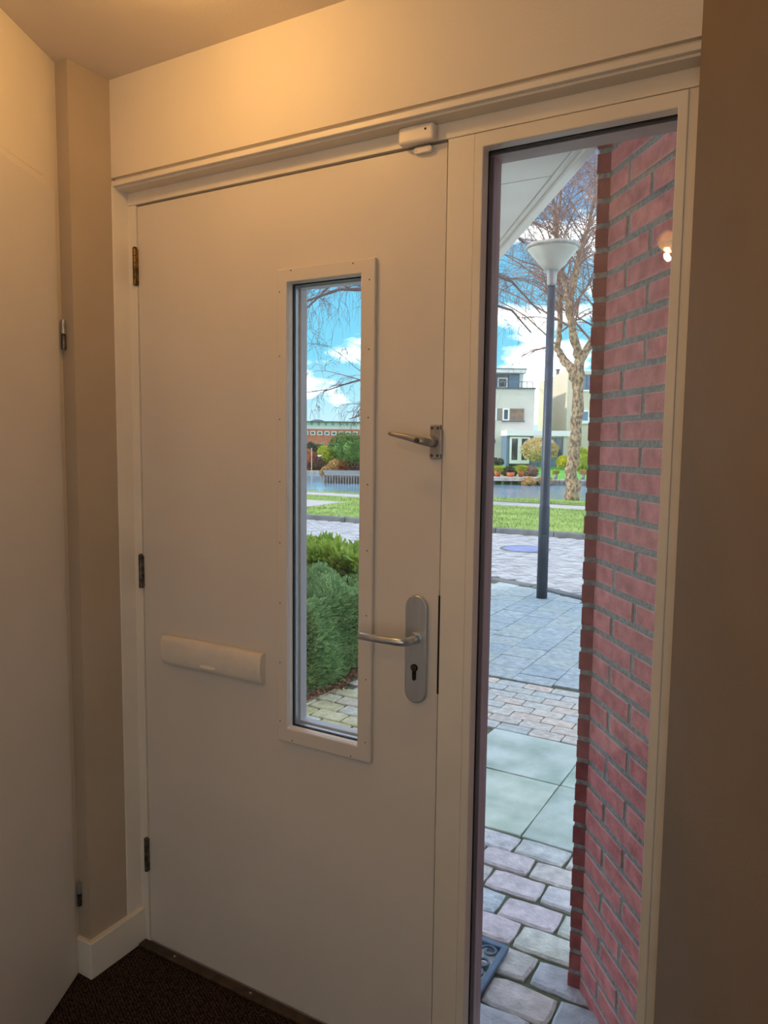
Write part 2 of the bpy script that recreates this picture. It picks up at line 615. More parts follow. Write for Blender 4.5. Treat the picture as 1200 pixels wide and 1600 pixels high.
wf = obj('wall_front', MB().box(-.035, 1.55, -.055, .10, 2.176, 2.43).box(-.035, 1.55, -.043, .10, 2.150, 2.178), 'white_wall')
tag(wf, 'white panelled wall above the front door', 'wall', kind='structure')
t2 = obj('trim_1', MB().box(-.035, 1.50, -.055, -.02, 2.155, 2.168), 'frame_paint', bevel=.0015)
tag(t2, 'thin white batten along the underside of the wall over the door', 'trim', kind='structure')
wl = obj('wall_left', MB().prism([P_L[:2], E_L[:2], (E_L - HN * .12)[:2], (P_L - HN * .12)[:2]], 0, 2.43), 'white_wall')
tag(wl, 'white wall on the hinge side holding the closed hall door', 'wall', kind='structure')
obj('transom_panel', MB().prism([(P_L + HD * .075 + HN * .0008)[:2], (P_L + HD * .95 + HN * .0008)[:2], (P_L + HD * .95 - HN * .01)[:2], (P_L + HD * .075 - HN * .01)[:2]], 2.125, 2.424), 'white_wall', wl, bevel=.002)
wc = obj('wall_corner', MB().prism([(-.03, -.184), (-.03, .02), (-.25, .02), (-.25, -.184)], 0, 2.43), 'taupe_wall')
tag(wc, 'narrow taupe wall pier between hall door and front door', 'wall', kind='structure')
jr = obj('trim_2', MB().box(-.05, -.026, -.056, .0, 0, 2.156), 'frame_paint', bevel=.002)
tag(jr, 'white timber lining strip between the taupe pier and door frame', 'trim', kind='structure')
bb = obj('baseboard_left', MB().prism([(-.0215, -.004), (-.04, -.004), (-.04, -.18), (-.085, -.18), (-.085, -.196), (-.0135, -.196), (-.0135, -.004)], 0, .105), 'frame_paint', bevel=.003)
tag(bb, 'white skirting board wrapping the taupe pier', 'baseboard', kind='structure')
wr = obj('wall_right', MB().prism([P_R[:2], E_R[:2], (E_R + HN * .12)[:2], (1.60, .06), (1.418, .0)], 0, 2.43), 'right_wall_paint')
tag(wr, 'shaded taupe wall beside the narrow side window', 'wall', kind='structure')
# back wall with a window behind the viewer
wb = thing('wall_back', 'white wall at the far end of the hall with a window', 'wall', E_L, math.atan2(HN.y, HN.x), kind='structure')
wid = (E_R - E_L).dot(HN)
skew = (E_R - E_L).dot(HD)
mb = MB()
mb.ring((-.1, wid + .1, 0, 2.43), (.35, 1.15, .15, 1.85), -.12, 0)
obj('masonry', mb, 'white_wall', wb, world=False)
obj('window_frame', MB().ring((.35, 1.15, .15, 1.85), (.40, 1.10, .20, 1.80), -.10, -.04), 'frame_paint', wb, world=False)
obj('window_pane', MB().box(.40, 1.10, -.075, -.069, .20, 1.80), 'pane_glass', wb, world=False)

d3 = thing('added_door', 'added door shape with opaque pane behind the hall fill light', 'door', P_R + HD * 2.35, math.atan2(HD.y, HD.x), kind='structure')  # unseen door added to back the fill light; nothing shines through it
obj('frame', MB().ring((-.45, .45, .0, 2.12), (-.40, .40, .01, 2.07), -.02, .02), 'frame_paint', d3, world=False)
obj('leaf', MB().ring((-.398, .398, .012, 2.068), (-.31, .31, .20, 1.92), -.018, .018), 'door_paint', d3, world=False)
obj('pane', MB().box(-.312, .312, -.004, .004, .198, 1.922), 'pale_frame', d3, world=False)

# hall door (door_2) in the left wall
def hall(s, n, z):
    p = P_L + HD * s + HN * n
    return (p.x, p.y, z)


def hbox(mb, s0, s1, n0, n1, z0, z1):
    return mb.prism([hall(s0, n0, 0)[:2], hall(s1, n0, 0)[:2], hall(s1, n1, 0)[:2], hall(s0, n1, 0)[:2]], z0, z1)


d2 = thing('door_2', 'smooth white flush hall door next to the taupe pier', 'door', hall(.03, 0, 0), kind='structure')
obj('leaf', hbox(MB(), .028, .93, -.010, .006, .006, 2.108), 'door_paint', d2, bevel=.003)
for z0, z1 in ((1.715, 1.79), (.2, .268)):
    hz = (z0 + z1) / 2
    h = obj('hinge', MB().tube([hall(.013, .010, z0), hall(.013, .010, hz - .002)], .006, 12), 'hinge_steel', d2, smooth=False)
    obj('hinge_knuckle', MB().tube([hall(.013, .010, hz + .002), hall(.013, .010, z1)], .006, 12), 'dull_steel', h)
    obj('hinge_pin', MB().tube([hall(.013, .010, hz - .003), hall(.013, .010, hz + .003)], .0045, 10), 'dark_gap', h)

# ------------------------------------------------------------------ the front door frame
fr = thing('trim_3', 'white painted timber frame around the front door and side window', 'door frame', (0, 0, 0), kind='structure')
obj('jamb', MB().box(-.05, .0015, -.004, .10, 0, 2.117), 'frame_paint', fr, bevel=.002)
obj('head', MB().box(-.05, 1.45, -.004, .052, 2.1175, 2.20), 'frame_paint', fr, bevel=.0015)
obj('head_outside', MB().box(-.05, 1.45, .052, .105, 2.088, 2.20), 'head_paint', fr)
obj('mullion', MB().box(.9325, .993, -.004, .052, 0, 2.1165), 'frame_paint', fr, bevel=.002)
obj('mullion_outside', MB().box(.912, 1.012, .057, .10, 0, 2.10), 'brown_stain', fr, bevel=.002)
obj('jamb', MB().box(1.4022, 1.45, -.004, .052, 0, 2.1165), 'frame_paint', fr, bevel=.002)
obj('jamb_outside', MB().box(1.385, 1.47, .052, .10, 0, 2.10), 'brown_stain', fr)
obj('stop', MB().box(-.05, .016, .058, .10, 0, 2.10), 'brown_stain', fr)
obj('sill', MB().box(-.05, 1.45, .0, .12, -.09, .004), 'brown_stain', fr)
sl = thing('window_1', 'tall narrow glazed side window beside the front door', 'window', (1.2, 0, .05), kind='structure')
obj('glazing_bead', MB().ring((.994, 1.403, .09, 2.1155), (1.013, 1.385, .118, 2.0865), -.007, .024), 'frame_paint', sl, bevel=.0025)
obj('bottom_rail', MB().box(.993, 1.405, -.004, .10, .0, .089), 'frame_paint', sl)
obj('gasket', MB().ring((1.006, 1.392, .11, 2.096), (1.0145, 1.3835, .1195, 2.0850), .0245, .030), 'gasket_black', sl)
obj('pane', MB().box(1.006, 1.392, .0305, .0345, .11, 2.096), 'pane_glass', sl)
obj('pane', MB().box(1.006, 1.392, .0465, .0505, .11, 2.096), 'pane_glass', sl)
obj('spacer', MB().ring((1.006, 1.392, .11, 2.096), (1.0085, 1.3895, .114, 2.0935), .035, .046), 'spacer_alu', sl)

# ------------------------------------------------------------------ the front door
dr = thing('door_1', 'flush white front door with a tall narrow glass pane', 'door', (.0, .027, .008), kind='structure')
HOLE = (.5175, .7265, .766, 1.863)
leaf = obj('leaf', MB().ring((.0045, .9295, .008, 2.1125), HOLE, 0, .054), 'door_paint', dr, bevel=.0015)
wt = obj('window_trim', MB().ring((.488, .7635, .73, 1.895), (.518, .726, .7665, 1.8625), -.012, .0), 'door_paint', dr, bevel=.003, segs=3)
scr = [(.531, 1.889), (.705, 1.887), (.535, .738), (.709, .737)]
scr += [(.749, 1.847 - .1525 * k) for k in range(8)] + [(.497, 1.842 - .1515 * k) for k in range(8)]
smesh = mesh('screw', MB().lathe([(.0004, -.0006), (.0016, -.0005), (.0019, .0)], n=8, axis='Y'))
smesh.materials.append(M['screw_dark'])
for x, z in scr:
    link('screw', smesh, wt, Vector((x, -.012, z)) - ORG[wt.name])
obj('window_lining', MB().ring((.5165, .7275, .765, 1.864), (.5185, .7255, .767, 1.862), -.002, .012), 'frame_paint', dr)
obj('gasket', MB().ring((.5165, .7275, .765, 1.864), (.5205, .7235, .769, 1.860), .013, .019), 'gasket_black', dr)
obj('pane', MB().box(.517, .727, .0195, .0235, .7655, 1.8635), 'pane_glass', dr)
obj('pane', MB().box(.517, .727, .0345, .0385, .7655, 1.8635), 'pane_glass', dr)
obj('spacer', MB().ring((.5165, .7275, .765, 1.864), (.519, .725, .7675, 1.8615), .024, .034), 'spacer_alu', dr)
obj('outer_lining', MB().ring((.49, .75, .735, 1.89), (.523, .721, .772, 1.858), .039, .066), 'pale_frame', dr, bevel=.002)

# letter flap: a pillow-shaped bar with a finger lip
prof = []
for k in range(17):
    a = math.pi * k / 16
    prof.append((-.004 - .020 * math.sin(a) ** .55, .906 + .0405 * math.cos(a) * (1 if abs(math.cos(a)) < .99 else 1)))
pts = [(.086, y, z) for y, z in prof] + [(.086, 0, .8655), (.086, 0, .9465)]
lf = obj('letter_flap', MB().extrude(pts, (.352, 0, 0)), 'ivory_plastic', dr, bevel=.006, segs=3)
obj('end_cap', MB().extrude([(.4385, y * .96, .906 + (z - .906) * .97) for y, z in prof] + [(.4385, 0, .868), (.4385, 0, .944)], (.003, 0, 0)), 'ivory_plastic', lf)
lip = []
for k in range(25):
    a = 2 * math.pi * k / 24
    lip.append((.262 + .028 * math.cos(a), -.0238 - (.0032 if k % 1 == 0 else 0) * max(0, -math.sin(a) + .2), .884 + .0042 * math.sin(a)))
obj('finger_lip', MB().extrude(lip[:-1], (0, .006, 0)), 'white_plastic', lf, bevel=.001)

# handle plate, lever and lock
def stadium(cx, z0, z1, w, y, n=14):
    r = w / 2
    out = []
    for k in range(n + 1):
        a = math.pi * k / n
        out.append((cx + r * math.cos(a), y, z1 - r + r * math.sin(a)))
    for k in range(n + 1):
        a = math.pi + math.pi * k / n
        out.append((cx + r * math.cos(a), y, z0 + r + r * math.sin(a)))
    return out


hp = obj('handle_plate', MB().extrude(stadium(.8775, .899, 1.146, .055, -.0095), (0, .0095, 0)), 'brushed_alu', dr, bevel=.003, segs=3)
cyl = MB()
key = [(.8755 + .0085 * math.cos(a), -.0125, .981 + .0085 * math.sin(a)) for a in [math.radians(-60 + 300 * k / 16) for k in range(17)]]
key += [(.8715, -.0125, .954), (.8755, -.0125, .951), (.8797, -.0125, .954)]
obj('keyhole_insert', MB().extrude(key, (0, .006, 0)), 'dark_gap', hp)
obj('lock_cylinder', MB().lathe([(.0062, -.0148), (.0068, -.0142), (.0068, -.0)], (.8755, 0, .981), 16, 'Y'), 'hinge_steel', hp)
obj('key_slot', MB().box(.8749, .8761, -.0153, -.0145, .977, .985), 'dark_gap', hp)
lv = MB().tube([(.8775, -.005, 1.049), (.8775, -.03, 1.049), (.8765, -.047, 1.0495), (.871, -.0565, 1.050), (.862, -.0605, 1.050), (.84, -.0615, 1.050), (.80, -.0615, 1.0495), (.763, -.0605, 1.049), (.7605, -.0605, 1.049)],
               [.0105, .010, .0098, .0096, .0094, .0092, .009, .0086, .006], 14)
obj('lever_handle', lv, 'brushed_alu', dr, smooth=True)
obj('handle_rose', MB().lathe([(.0125, -.0155), (.0135, -.0145), (.0135, -.008)], (.8775, 0, 1.049), 18, 'Y'), 'brushed_alu', hp)
# upper bolt with its own lever
ub = obj('latch_plate', MB().box(.9035, .9285, -.008, .0, 1.452, 1.5255), 'dull_steel', dr, bevel=.002)
for sx in (.909, .923):
    for sz in (1.459, 1.5185):
        obj('screw', MB().lathe([(.0022, -.0102), (.0034, -.009), (.0034, -.004)], (sx, 0, sz), 10, 'Y'), 'hinge_steel', ub)
obj('latch_boss', MB().lathe([(.0085, -.03), (.0115, -.027), (.0125, -.004)], (.9125, 0, 1.489), 16, 'Y'), 'dull_steel', ub, smooth=False, bevel=.001)
obj('latch_lever', MB().tube([(.9125, -.012, 1.486), (.9125, -.03, 1.487), (.908, -.042, 1.489), (.897, -.047, 1.4915), (.87, -.05, 1.498), (.835, -.052, 1.5045), (.826, -.052, 1.506)], [.0095, .009, .0088, .0085, .0068, .0052, .0035], 10), 'dull_steel', ub, smooth=True)
obj('latch_stud', MB().lathe([(.004, -.0605), (.005, -.059), (.005, -.045)], (.897, 0, 1.4915), 12, 'Y'), 'hinge_steel', ub)
obj('latch_keep', MB().box(.9290, .9340, -.014, .0, 1.462, 1.515), 'dull_steel', ub, bevel=.001)
obj('lock_strike', MB().box(.9300, .9345, -.0045, .01, .929, 1.151), 'dark_gap', dr)
# three butt hinges
for z0, z1, mt in ((1.904, 2.002, 'hinge_brass'), (1.068, 1.161, 'hinge_steel'), (.225, .324, 'hinge_steel')):
    h = obj('hinge', MB().tube([(.0005, -.007, z0), (.0005, -.007, z1)], .0048, 12), 'dark_gap', dr)
    n = 5
    stp = (z1 - z0) / n
    for k in range(n):
        obj('hinge_knuckle', MB().tube([(.0005, -.007, z0 + k * stp + .0007), (.0005, -.007, z0 + (k + 1) * stp - .0007)], .0066, 14), mt, h)
    obj('hinge_tip', MB().lathe([(.0066, 0), (.005, .003), (.002, .0048)], (.0005, -.007, z1), 12), mt, h)
    obj('hinge_flap', MB().box(.003, .0062, -.006, .004, z0 + .002, z1 - .002), mt, h)

th = obj('threshold_strip', MB().box(-.012, .932, -.033, -.004, 0, .010), 'brown_threshold', bevel=.003)
tag(th, 'dull brown metal threshold strip under the front door', 'threshold', kind='structure')
for x in (.12, .40, .68):
    obj('screw', MB().lathe([(.004, 0), (.0038, .001), (.001, .0016)], (x, -.018, .0098), 10), 'dull_steel', th)

# alarm contact
se = thing('contact_sensor', 'small white rounded contact sensor box on the frame above the door', 'sensor', (.867, -.004, 2.112))
obj('housing', MB().box(.826, .909, -.028, -.004, 2.1145, 2.150), 'white_plastic', se, bevel=.006, segs=4)
obj('indicator_hole', MB().lathe([(.0022, -.0285), (.0025, -.0283), (.0025, -.027)], (.891, 0, 2.137), 12, 'Y'), 'dark_gap', se)
obj('side_button', MB().box(.9088, .9098, -.020, -.012, 2.126, 2.140), 'ivory_plastic', se)
mg = thing('contact_magnet', 'tiny pill-shaped white sensor magnet at the top edge of the door', 'magnet', (.876, 0, 2.095))
mp_pts = []
for k in range(24):
    a = 2 * math.pi * k / 24
    cx = .8765 + (.015 if math.cos(a) > 0 else -.015)
    mp_pts.append((cx + .0068 * math.cos(a), -.0115, 2.1035 + .0068 * math.sin(a)))
obj('housing', MB().extrude(mp_pts, (0, .0115, 0)), 'white_plastic', mg, bevel=.002, segs=3)
for x in (.8615, .8915):
    obj('screw_cap', MB().lathe([(.0026, -.0122), (.0032, -.0119), (.0032, -.011)], (x, 0, 2.1035), 12, 'Y'), 'ivory_plastic', mg)

# ------------------------------------------------------------------ ceiling spotlight behind the viewer
def hall_lamp(name, label, L, ceil_z, r, energy, colour, shade_mat, glow):
    la = thing(name, label, 'lamp', (L.x, L.y, ceil_z))
    obj('ceiling_rose', MB().lathe([(.05, -.012), (.055, -.008), (.055, 0)], (L.x, L.y, ceil_z), 24), 'dull_steel', la)
    obj('stem', MB().tube([(L.x, L.y, ceil_z - .01), (L.x, L.y, L.z + r)], .007, 10), 'dull_steel', la)
    sh = [(r * .35, r * 1.05), (r * .8, r * .7), (r, r * .15), (r * .93, -r * .3), (r * .66, -r * .62)]
    obj('glass_shade', MB().lathe(sh, L, 24), shade_mat, la, smooth=True)
    obj('bulb', MB().lathe([(r * .10, -r * 1.0), (r * .28, -r * .92), (r * .32, -r * .74), (r * .25, -r * .6)], L, 16), 'bulb_glow', la, smooth=True)
    ld = bpy.data.lights.new(name + '_light', 'POINT')
    ld.energy = energy
    ld.color = colour
    ld.shadow_soft_size = glow
    lo = bpy.data.objects.new(name + '_light', ld)
    col.objects.link(lo)
    lo.location = L + Vector((0, 0, -r - glow - .008))
    return la


hall_lamp('ceiling_spotlight', 'small amber glass ceiling lamp close above the front door', Vector((.52, -.43, 2.412)), 2.424, .012, 4.2, (1.0, .53, .145), 'amber_shade', .03)
hall_lamp('pendant_lamp', 'amber glass hall lamp mirrored in the side window', Vector((1.108, -1.46, 2.240)), 2.424, .036, 5.3, (1.0, .55, .23), 'amber_shade', .010)

# ------------------------------------------------------------------ outside: own house, porch and canopy
hs = obj('wall_facade', MB().box(-9, -.25, -4, .10, -.1, 5.6).box(-.25, 6, -7, .10, 2.56, 5.6).box(1.62, 6, -.05, .10, -.1, 2.56), 'porch_brick')
tag(hs, 'own red brick house front around and above the front door', 'wall', kind='structure')
# canopy
cpoly = [(1.14, .10), (1.14, .47), (1.102, .512), (.462, 1.482), (-.42, 1.15), (-.42, .10)]
cn = obj('canopy', MB().prism(cpoly, 2.262, 2.56), 'soffit_white')
tag(cn, 'white flat porch canopy with a slanting edge board', 'canopy', kind='structure')
ed = (Vector((.462, 1.482, 0)) - Vector((1.102, .512, 0))).normalized()
en = Vector((-ed.y, ed.x, 0))                        # towards the house
A_, B_ = Vector((1.109, .512, 0)), Vector((.45, 1.51, 0))
obj('edge_board', MB().prism([A_[:2], B_[:2], (B_ + en * .030)[:2], (A_ + en * .030)[:2]], 2.238, 2.60), 'fascia_white', cn, bevel=.003)
obj('edge_bead', MB().prism([(A_ + en * .030)[:2], (B_ + en * .030)[:2], (B_ + en * .048)[:2], (A_ + en * .048)[:2]], 2.248, 2.265), 'fascia_white', cn, bevel=.003)
for y0, y1 in ((.105, .692), (.697, 1.44)):
    # soffit boards, clipped to the canopy outline
    def xe(y):
        return 1.102 + (y - .512) / (1.482 - .512) * (.462 - 1.102) - .052 if y > .512 else 1.05
    ym = [y0] + ([.512] if y0 < .512 < y1 else []) + [y1]
    def xl(y):
        return -.40 if y < 1.12 else -.40 + (y - 1.12) / (1.44 - 1.12) * .76
    poly = [(xe(y), y) for y in ym] + [(xl(y), y) for y in ([y1, 1.12, y0] if y1 > 1.12 else [y1, y0])]
    obj('soffit_board', MB().prism(poly, 2.2535, 2.263), 'soffit_white', cn, bevel=.0015)

# brick return of the porch with single bricks
K = Vector((1.143, .505, 0))
U = Vector((.6205, -.7842, 0)).normalized()
NV = Vector((-U.y, U.x, 0)) * -1
if NV.x > 0:
    NV = -NV
ang = math.atan2(U.y, U.x)
bw = thing('wall_porch', 'splayed red brick porch wall with dark grey mortar by side window', 'brick wall', (K.x, K.y, G), kind='structure')


def upt(u, n):                                      # n = distance behind the visible face
    p = K + U * u - NV * n
    return (p.x, p.y)


obj('mortar', MB().prism([upt(.0, .0035), upt(.60, .0035), upt(.60, .12), upt(.0, .12)], G - .05, 2.30).box(1.1128, 1.24, .5075, .66, G - .05, 2.30), 'mortar', bw)
PITCHZ = .0615
BH = .0472
rng = random.Random(5)
bm_cache = {}


def brick_mesh(l):
    k = round(l, 4)
    if k not in bm_cache:
        r = random.Random(int(l * 10000))
        mbk = MB()
        c = .0022
        # chamfered front face, local x along the wall, y = depth (0 is the visible face), z up
        h = BH / 2
        x0, x1 = -l / 2, l / 2
        fr_ = [(x0 + c, 0, -h + c), (x1 - c, 0, -h + c), (x1 - c, 0, h - c), (x0 + c, 0, h - c)]
        md_ = [(x0, c, -h), (x1, c, -h), (x1, c, h), (x0, c, h)]
        bk_ = [(x0, .09, -h), (x1, .09, -h), (x1, .09, h), (x0, .09, h)]
        fs = [(0, 1, 2, 3), (11, 10, 9, 8)]
        for q in range(4):
            w = (q + 1) % 4
            fs += [(q, q + 4, w + 4, w), (q + 4, q + 8, w + 8, w + 4)]
        mbk.add(fr_ + md_ + bk_, fs)
        me = mesh('brick', mbk)
        me.materials.append(M['brick'])
        bm_cache[k] = me
    return bm_cache[k]


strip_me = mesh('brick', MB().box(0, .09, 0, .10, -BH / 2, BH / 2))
strip_me.materials.append(M['brick_end_shaded'])
k0 = -13
while True:
    ztop = 1.489 - PITCHZ * k0
    zc = ztop - PITCHZ / 2
    if zc - BH / 2 < G - .02:
        break
    rowA = (k0 % 2 == 0)
    spans = [(.001, .2125), (.2275, .4395), (.4545, .585)] if rowA else [(.001, .1010), (.1160, .3280), (.3430, .555)]
    for a, b in spans:
        u = (a + b) / 2
        n = rng.uniform(-.0012, .0015)
        p = upt(u, n)
        o = link('brick', brick_mesh(b - a), bw, Vector((p[0], p[1], zc + rng.uniform(-.0008, .0008))) - ORG[bw.name])
        # local x -> U ; local y (depth) -> -NV
        o.matrix_local = Matrix.Translation(o.location) @ Matrix((U, -NV, Vector((0, 0, 1)))).transposed().to_4x4()
        if Matrix((U, -NV, Vector((0, 0, 1)))).determinant() < 0:
            o.matrix_local = Matrix.Translation(o.location) @ Matrix((-U, -NV, Vector((0, 0, 1)))).transposed().to_4x4()
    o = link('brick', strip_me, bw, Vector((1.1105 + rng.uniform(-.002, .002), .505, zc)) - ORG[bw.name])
    k0 += 1

# ------------------------------------------------------------------ ground
def ground_poly(name, poly, z, material, label, cat, kind='structure', depth=.25):
    o = obj(name, MB().prism(poly, z - depth, z), material)
    return tag(o, label, cat, kind=kind)


pv = ground_poly('pavement', [(-2.2, .11), (1.6, .11), (2.6, 4.5), (1.5, 4.9), (.5, 5.25), (-.3, 5.72), (-.9, 6.05), (-1.44, 6.2), (-3.2, 6.3), (-3.2, 3)], G - .012, 'joint_sand', 'paved front path of blocks, slabs and tiles with mossy joints', 'pavement')


def paver_mesh(name, w, d, h, material, seed, rough_edge=.004, ch=.006):
    r = random.Random(seed)
    n = 5
    out = []
    for k in range(n):
        out.append((-w / 2 + w * k / n, -d / 2))
    for k in range(3):
        out.append((w / 2, -d / 2 + d * k / 3))
    for k in range(n):
        out.append((w / 2 - w * k / n, d / 2))
    for k in range(3):
        out.append((-w / 2, d / 2 - d * k / 3))
    c = min(min(w, d) * .07, .010)
    o2 = []
    for x, y in out:
        if abs(abs(x) - w / 2) < 1e-6 and abs(abs(y) - d / 2) < 1e-6:
            x -= math.copysign(c * r.uniform(.1, .6) * (rough_edge / .004), x)
            y -= math.copysign(c * r.uniform(.1, .6) * (rough_edge / .004), y)
        o2.append((x + r.uniform(-1, 1) * rough_edge * .5, y + r.uniform(-1, 1) * rough_edge * .5))
    m_ = len(o2)
    vs = [(x, y, -h) for x, y in o2] + [(x, y, -ch * .7) for x, y in o2]
    vs += [(x * (1 - ch * 2 / w), y * (1 - ch * 2 / d), 0) for x, y in o2]
    fs = []
    for k in range(m_):
        l = (k + 1) % m_
        fs += [(k, l, l + m_, k + m_), (k + m_, l + m_, l + 2 * m_, k + 2 * m_)]
    fs.append(tuple(range(2 * m_, 3 * m_)))
    mbk = MB().add(vs, fs)
    me = mesh(name, mbk)
    me.materials.append(M[material])
    return me


rng = random.Random(21)


def lay(name, me_list, x, y, dz=0, rz=0):
    o = link(name, rng.choice(me_list), pv, Vector((x, y, G + dz)) - ORG[pv.name])
    o.rotation_euler = (rng.uniform(-.008, .008), rng.uniform(-.008, .008), rz)
    return o


cob = [paver_mesh('cobble', .188, .114, .05, 'cobble', s, .006, .008) for s in range(5)]
cob_h = [paver_mesh('cobble', .090, .114, .05, 'cobble', s + 9, .006, .008) for s in range(2)]
ycob = [paver_mesh('cobble', .188, .114, .05, 'yellow_cobble', s + 20, .005, .007) for s in range(4)]
big = paver_mesh('cobble', .185, .138, .06, 'cobble', 77, .006, .009)
rows = [(1.137, .732), (1.018, .830), (.893, .912), (.763, 1.010), (.643, .910), (.516, 1.007), (.386, 1.108), (.262, 1.07), (.157, 1.0)]
JD = K + NV * .004
for yc, xj in rows:
    for k in range(-8, 4):
        xc = xj + .0985 + .197 * k
        # stop at the splayed wall
        if yc < .505:
            xlim = K.x + (K.y - yc) * U.x / -U.y
        else:
            xlim = 1.6
        if yc < .60 and xc + .04 > xlim + .11:
            continue
        if yc > .50 and yc < .72 and xc > 1.25:
            continue
        if xc < -.9 + (.0 if yc > .9 else .62) or xc > 1.65:
            continue
        lay('cobble', cob, xc, yc, rng.uniform(-.003, .003), rng.uniform(-.012, .012))
# yellowish pavers beside the hedge
for r_ in range(9):
    yc = 1.27 + .122 * r_
    for k in range(-1, 7):
        xc = -.93 + .197 * k + (.0985 if r_ % 2 else 0)
        if xc > .13 or yc > 2.30 and xc > -.1:
            continue
        lay('cobble', ycob, xc, yc, rng.uniform(-.003, .003), rng.uniform(-.012, .012))
sl1 = [paver_mesh('concrete_slab', .498, .503, .05, 'slab', s + 40, .002, .003) for s in range(2)]
sl2 = [paver_mesh('concrete_slab', .498, .470, .05, 'slab', s + 50, .002, .003) for s in range(2)]
for xc in (.4725, .9755, 1.4785):
    lay('concrete_slab', sl1, xc, 1.452)
    lay('concrete_slab', sl2, xc, 1.946)
cl = [paver_mesh('clinker', .172, .094, .05, 'clinker', s + 60, .003, .004) for s in range(4)]
for r_ in range(8):
    yc = 2.237 + .1005 * r_
    for k in range(-6, 10):
        xc = .047 + .1775 * k + (.089 if r_ % 2 == 0 else 0) + (.0 if r_ < 6 else -.01)
        if -1.0 < xc < 1.7 and not (xc < -.80):
            lay('clinker', cl, xc, yc, rng.uniform(-.002, .002), rng.uniform(-.006, .006))
ti = [paver_mesh('paving_tile', .2585, .2485, .05, 'tile', s + 70, .002, .003) for s in range(4)]


def kerb_y(x):
    pts_ = [(-9, 6.35), (-3.2, 6.3), (-1.44, 6.2), (-.9, 6.05), (-.3, 5.72), (.5, 5.25), (1.5, 4.9), (4, 4.4)]
    for (a, ya), (b, yb) in zip(pts_, pts_[1:]):
        if a <= x <= b:
            return ya + (yb - ya) * (x - a) / (b - a)
    return 4.4


for k in range(-7, 6):
    xc = .1385 + .2625 * k
    off = {0: .145, 1: .03, -1: .0}.get(k, .125 if k % 2 else .0)
    for r_ in range(14):
        yc = 3.025 + off + .2525 * r_
        if r_ == 0 and off > .1:
            lay('paving_tile', [paver_mesh('paving_tile', .2585, off - .004, .05, 'tile', 3, .002, .003)], xc, 3.022 + off / 2 - .002 - .0)
        yc += .125
        if yc > kerb_y(xc) - .03 or xc > 1.2:
            continue
        lay('paving_tile', ti, xc, yc, rng.uniform(-.002, .002), rng.uniform(-.004, .004))

# kerbs: single kerb stones
def kerb_run(name, label, pts_, w, h0, h1, step):
    k_ = thing(name, label, 'kerb', (pts_[0][0], pts_[0][1], h0), kind='structure')
    P = [Vector((a, b, 0)) for a, b in pts_]
    segs = []
    for a, b in zip(P, P[1:]):
        n = max(1, round((b - a).length / step))
        for i in range(n):
            segs.append((a.lerp(b, i / n), a.lerp(b, (i + 1) / n)))
    for a, b in segs:
        t = (b - a).normalized()
        nn = Vector((-t.y, t.x, 0)) * w
        a2, b2 = a + t * .004, b - t * .004
        obj('kerb_stone', MB().prism([a2[:2], b2[:2], (b2 + nn)[:2], (a2 + nn)[:2]], h0, h1), 'kerb', k_, bevel=.012)
    return k_


kerb_run('front_kerb', 'low dark kerb between tiled pavement and brick street', [(-3.2, 6.3), (-1.44, 6.2), (-.9, 6.05), (-.3, 5.72), (.5, 5.25), (1.5, 4.9)], .11, G - .2, G + .022, .5)
kerb_run('far_kerb', 'raised grey kerb along the grass across the street', [(-14, 10.15), (3, 10.45)], .16, G - .2, G + .085, 1.0)
rd = ground_poly('road', [(-15, 6.2), (-3.2, 6.3), (-1.44, 6.2), (-.9, 6.05), (-.3, 5.72), (.5, 5.25), (1.5, 4.9), (6, 4.2), (6, 10.6), (-15, 10.2)], G - .014, 'road_joint', 'grey clinker brick street laid in herringbone', 'road')
mb = MB()
rng = random.Random(3)
L_, B_w = .206, .103
for i in range(-70, 90):                             # herringbone at 45 degrees
    for j in range(-70, 90):
        for o_ in (0, 1):
            a = i * B_w + (0)
            b = j * B_w * 1.0
            if (i - j) % 4 != (0 if o_ == 0 else 3):
                continue
            if o_ == 0:
                u0, u1, v0, v1 = a, a + L_, b, b + B_w
            else:
                u0, u1, v0, v1 = a, a + B_w, b, b + L_
            cu, cv = (u0 + u1) / 2, (v0 + v1) / 2
            c45 = math.sqrt(.5)
            wx, wy = (cu - cv) * c45 - 4.2, (cu + cv) * c45 + 6.2
            if not (-10.5 < wx < 2.6) or wy > 10.12 + (wx + 14) * .0176 or wy < kerb_y(wx) + .22:
                continue
            g_ = .005
            dz = rng.uniform(-.003, .003)
            cs = []
            for uu, vv in ((u0 + g_, v0 + g_), (u1 - g_, v0 + g_), (u1 - g_, v1 - g_), (u0 + g_, v1 - g_)):
                cs.append(((uu - vv) * c45 - 4.2, (uu + vv) * c45 + 6.2))
            n = len(mb.v)
            mb.v += [(x, y, G - .02) for x, y in cs] + [(x, y, G + dz) for x, y in cs]
            mb.f += [(n + 4, n + 5, n + 6, n + 7)] + [(n + q, n + (q + 1) % 4, n + (q + 1) % 4 + 4, n + q + 4) for q in range(4)]
ro = obj('road_bricks', mb, 'road_brick', rd, normals=False)
ro['kind'] = 'stuff'
mh = thing('manhole_cover', 'round bluish manhole cover in the brick street', 'manhole cover', (-1.93, 8.78, G))
obj('cover', MB().lathe([(.30, 0), (.30, .008), (.27, .010)], (-1.93, 8.78, G), 28), 'manhole', mh)
obj('cover_ring', MB().lathe([(.36, -.005), (.36, .005), (.31, .006)], (-1.93, 8.78, G), 28), 'kerb', mh)

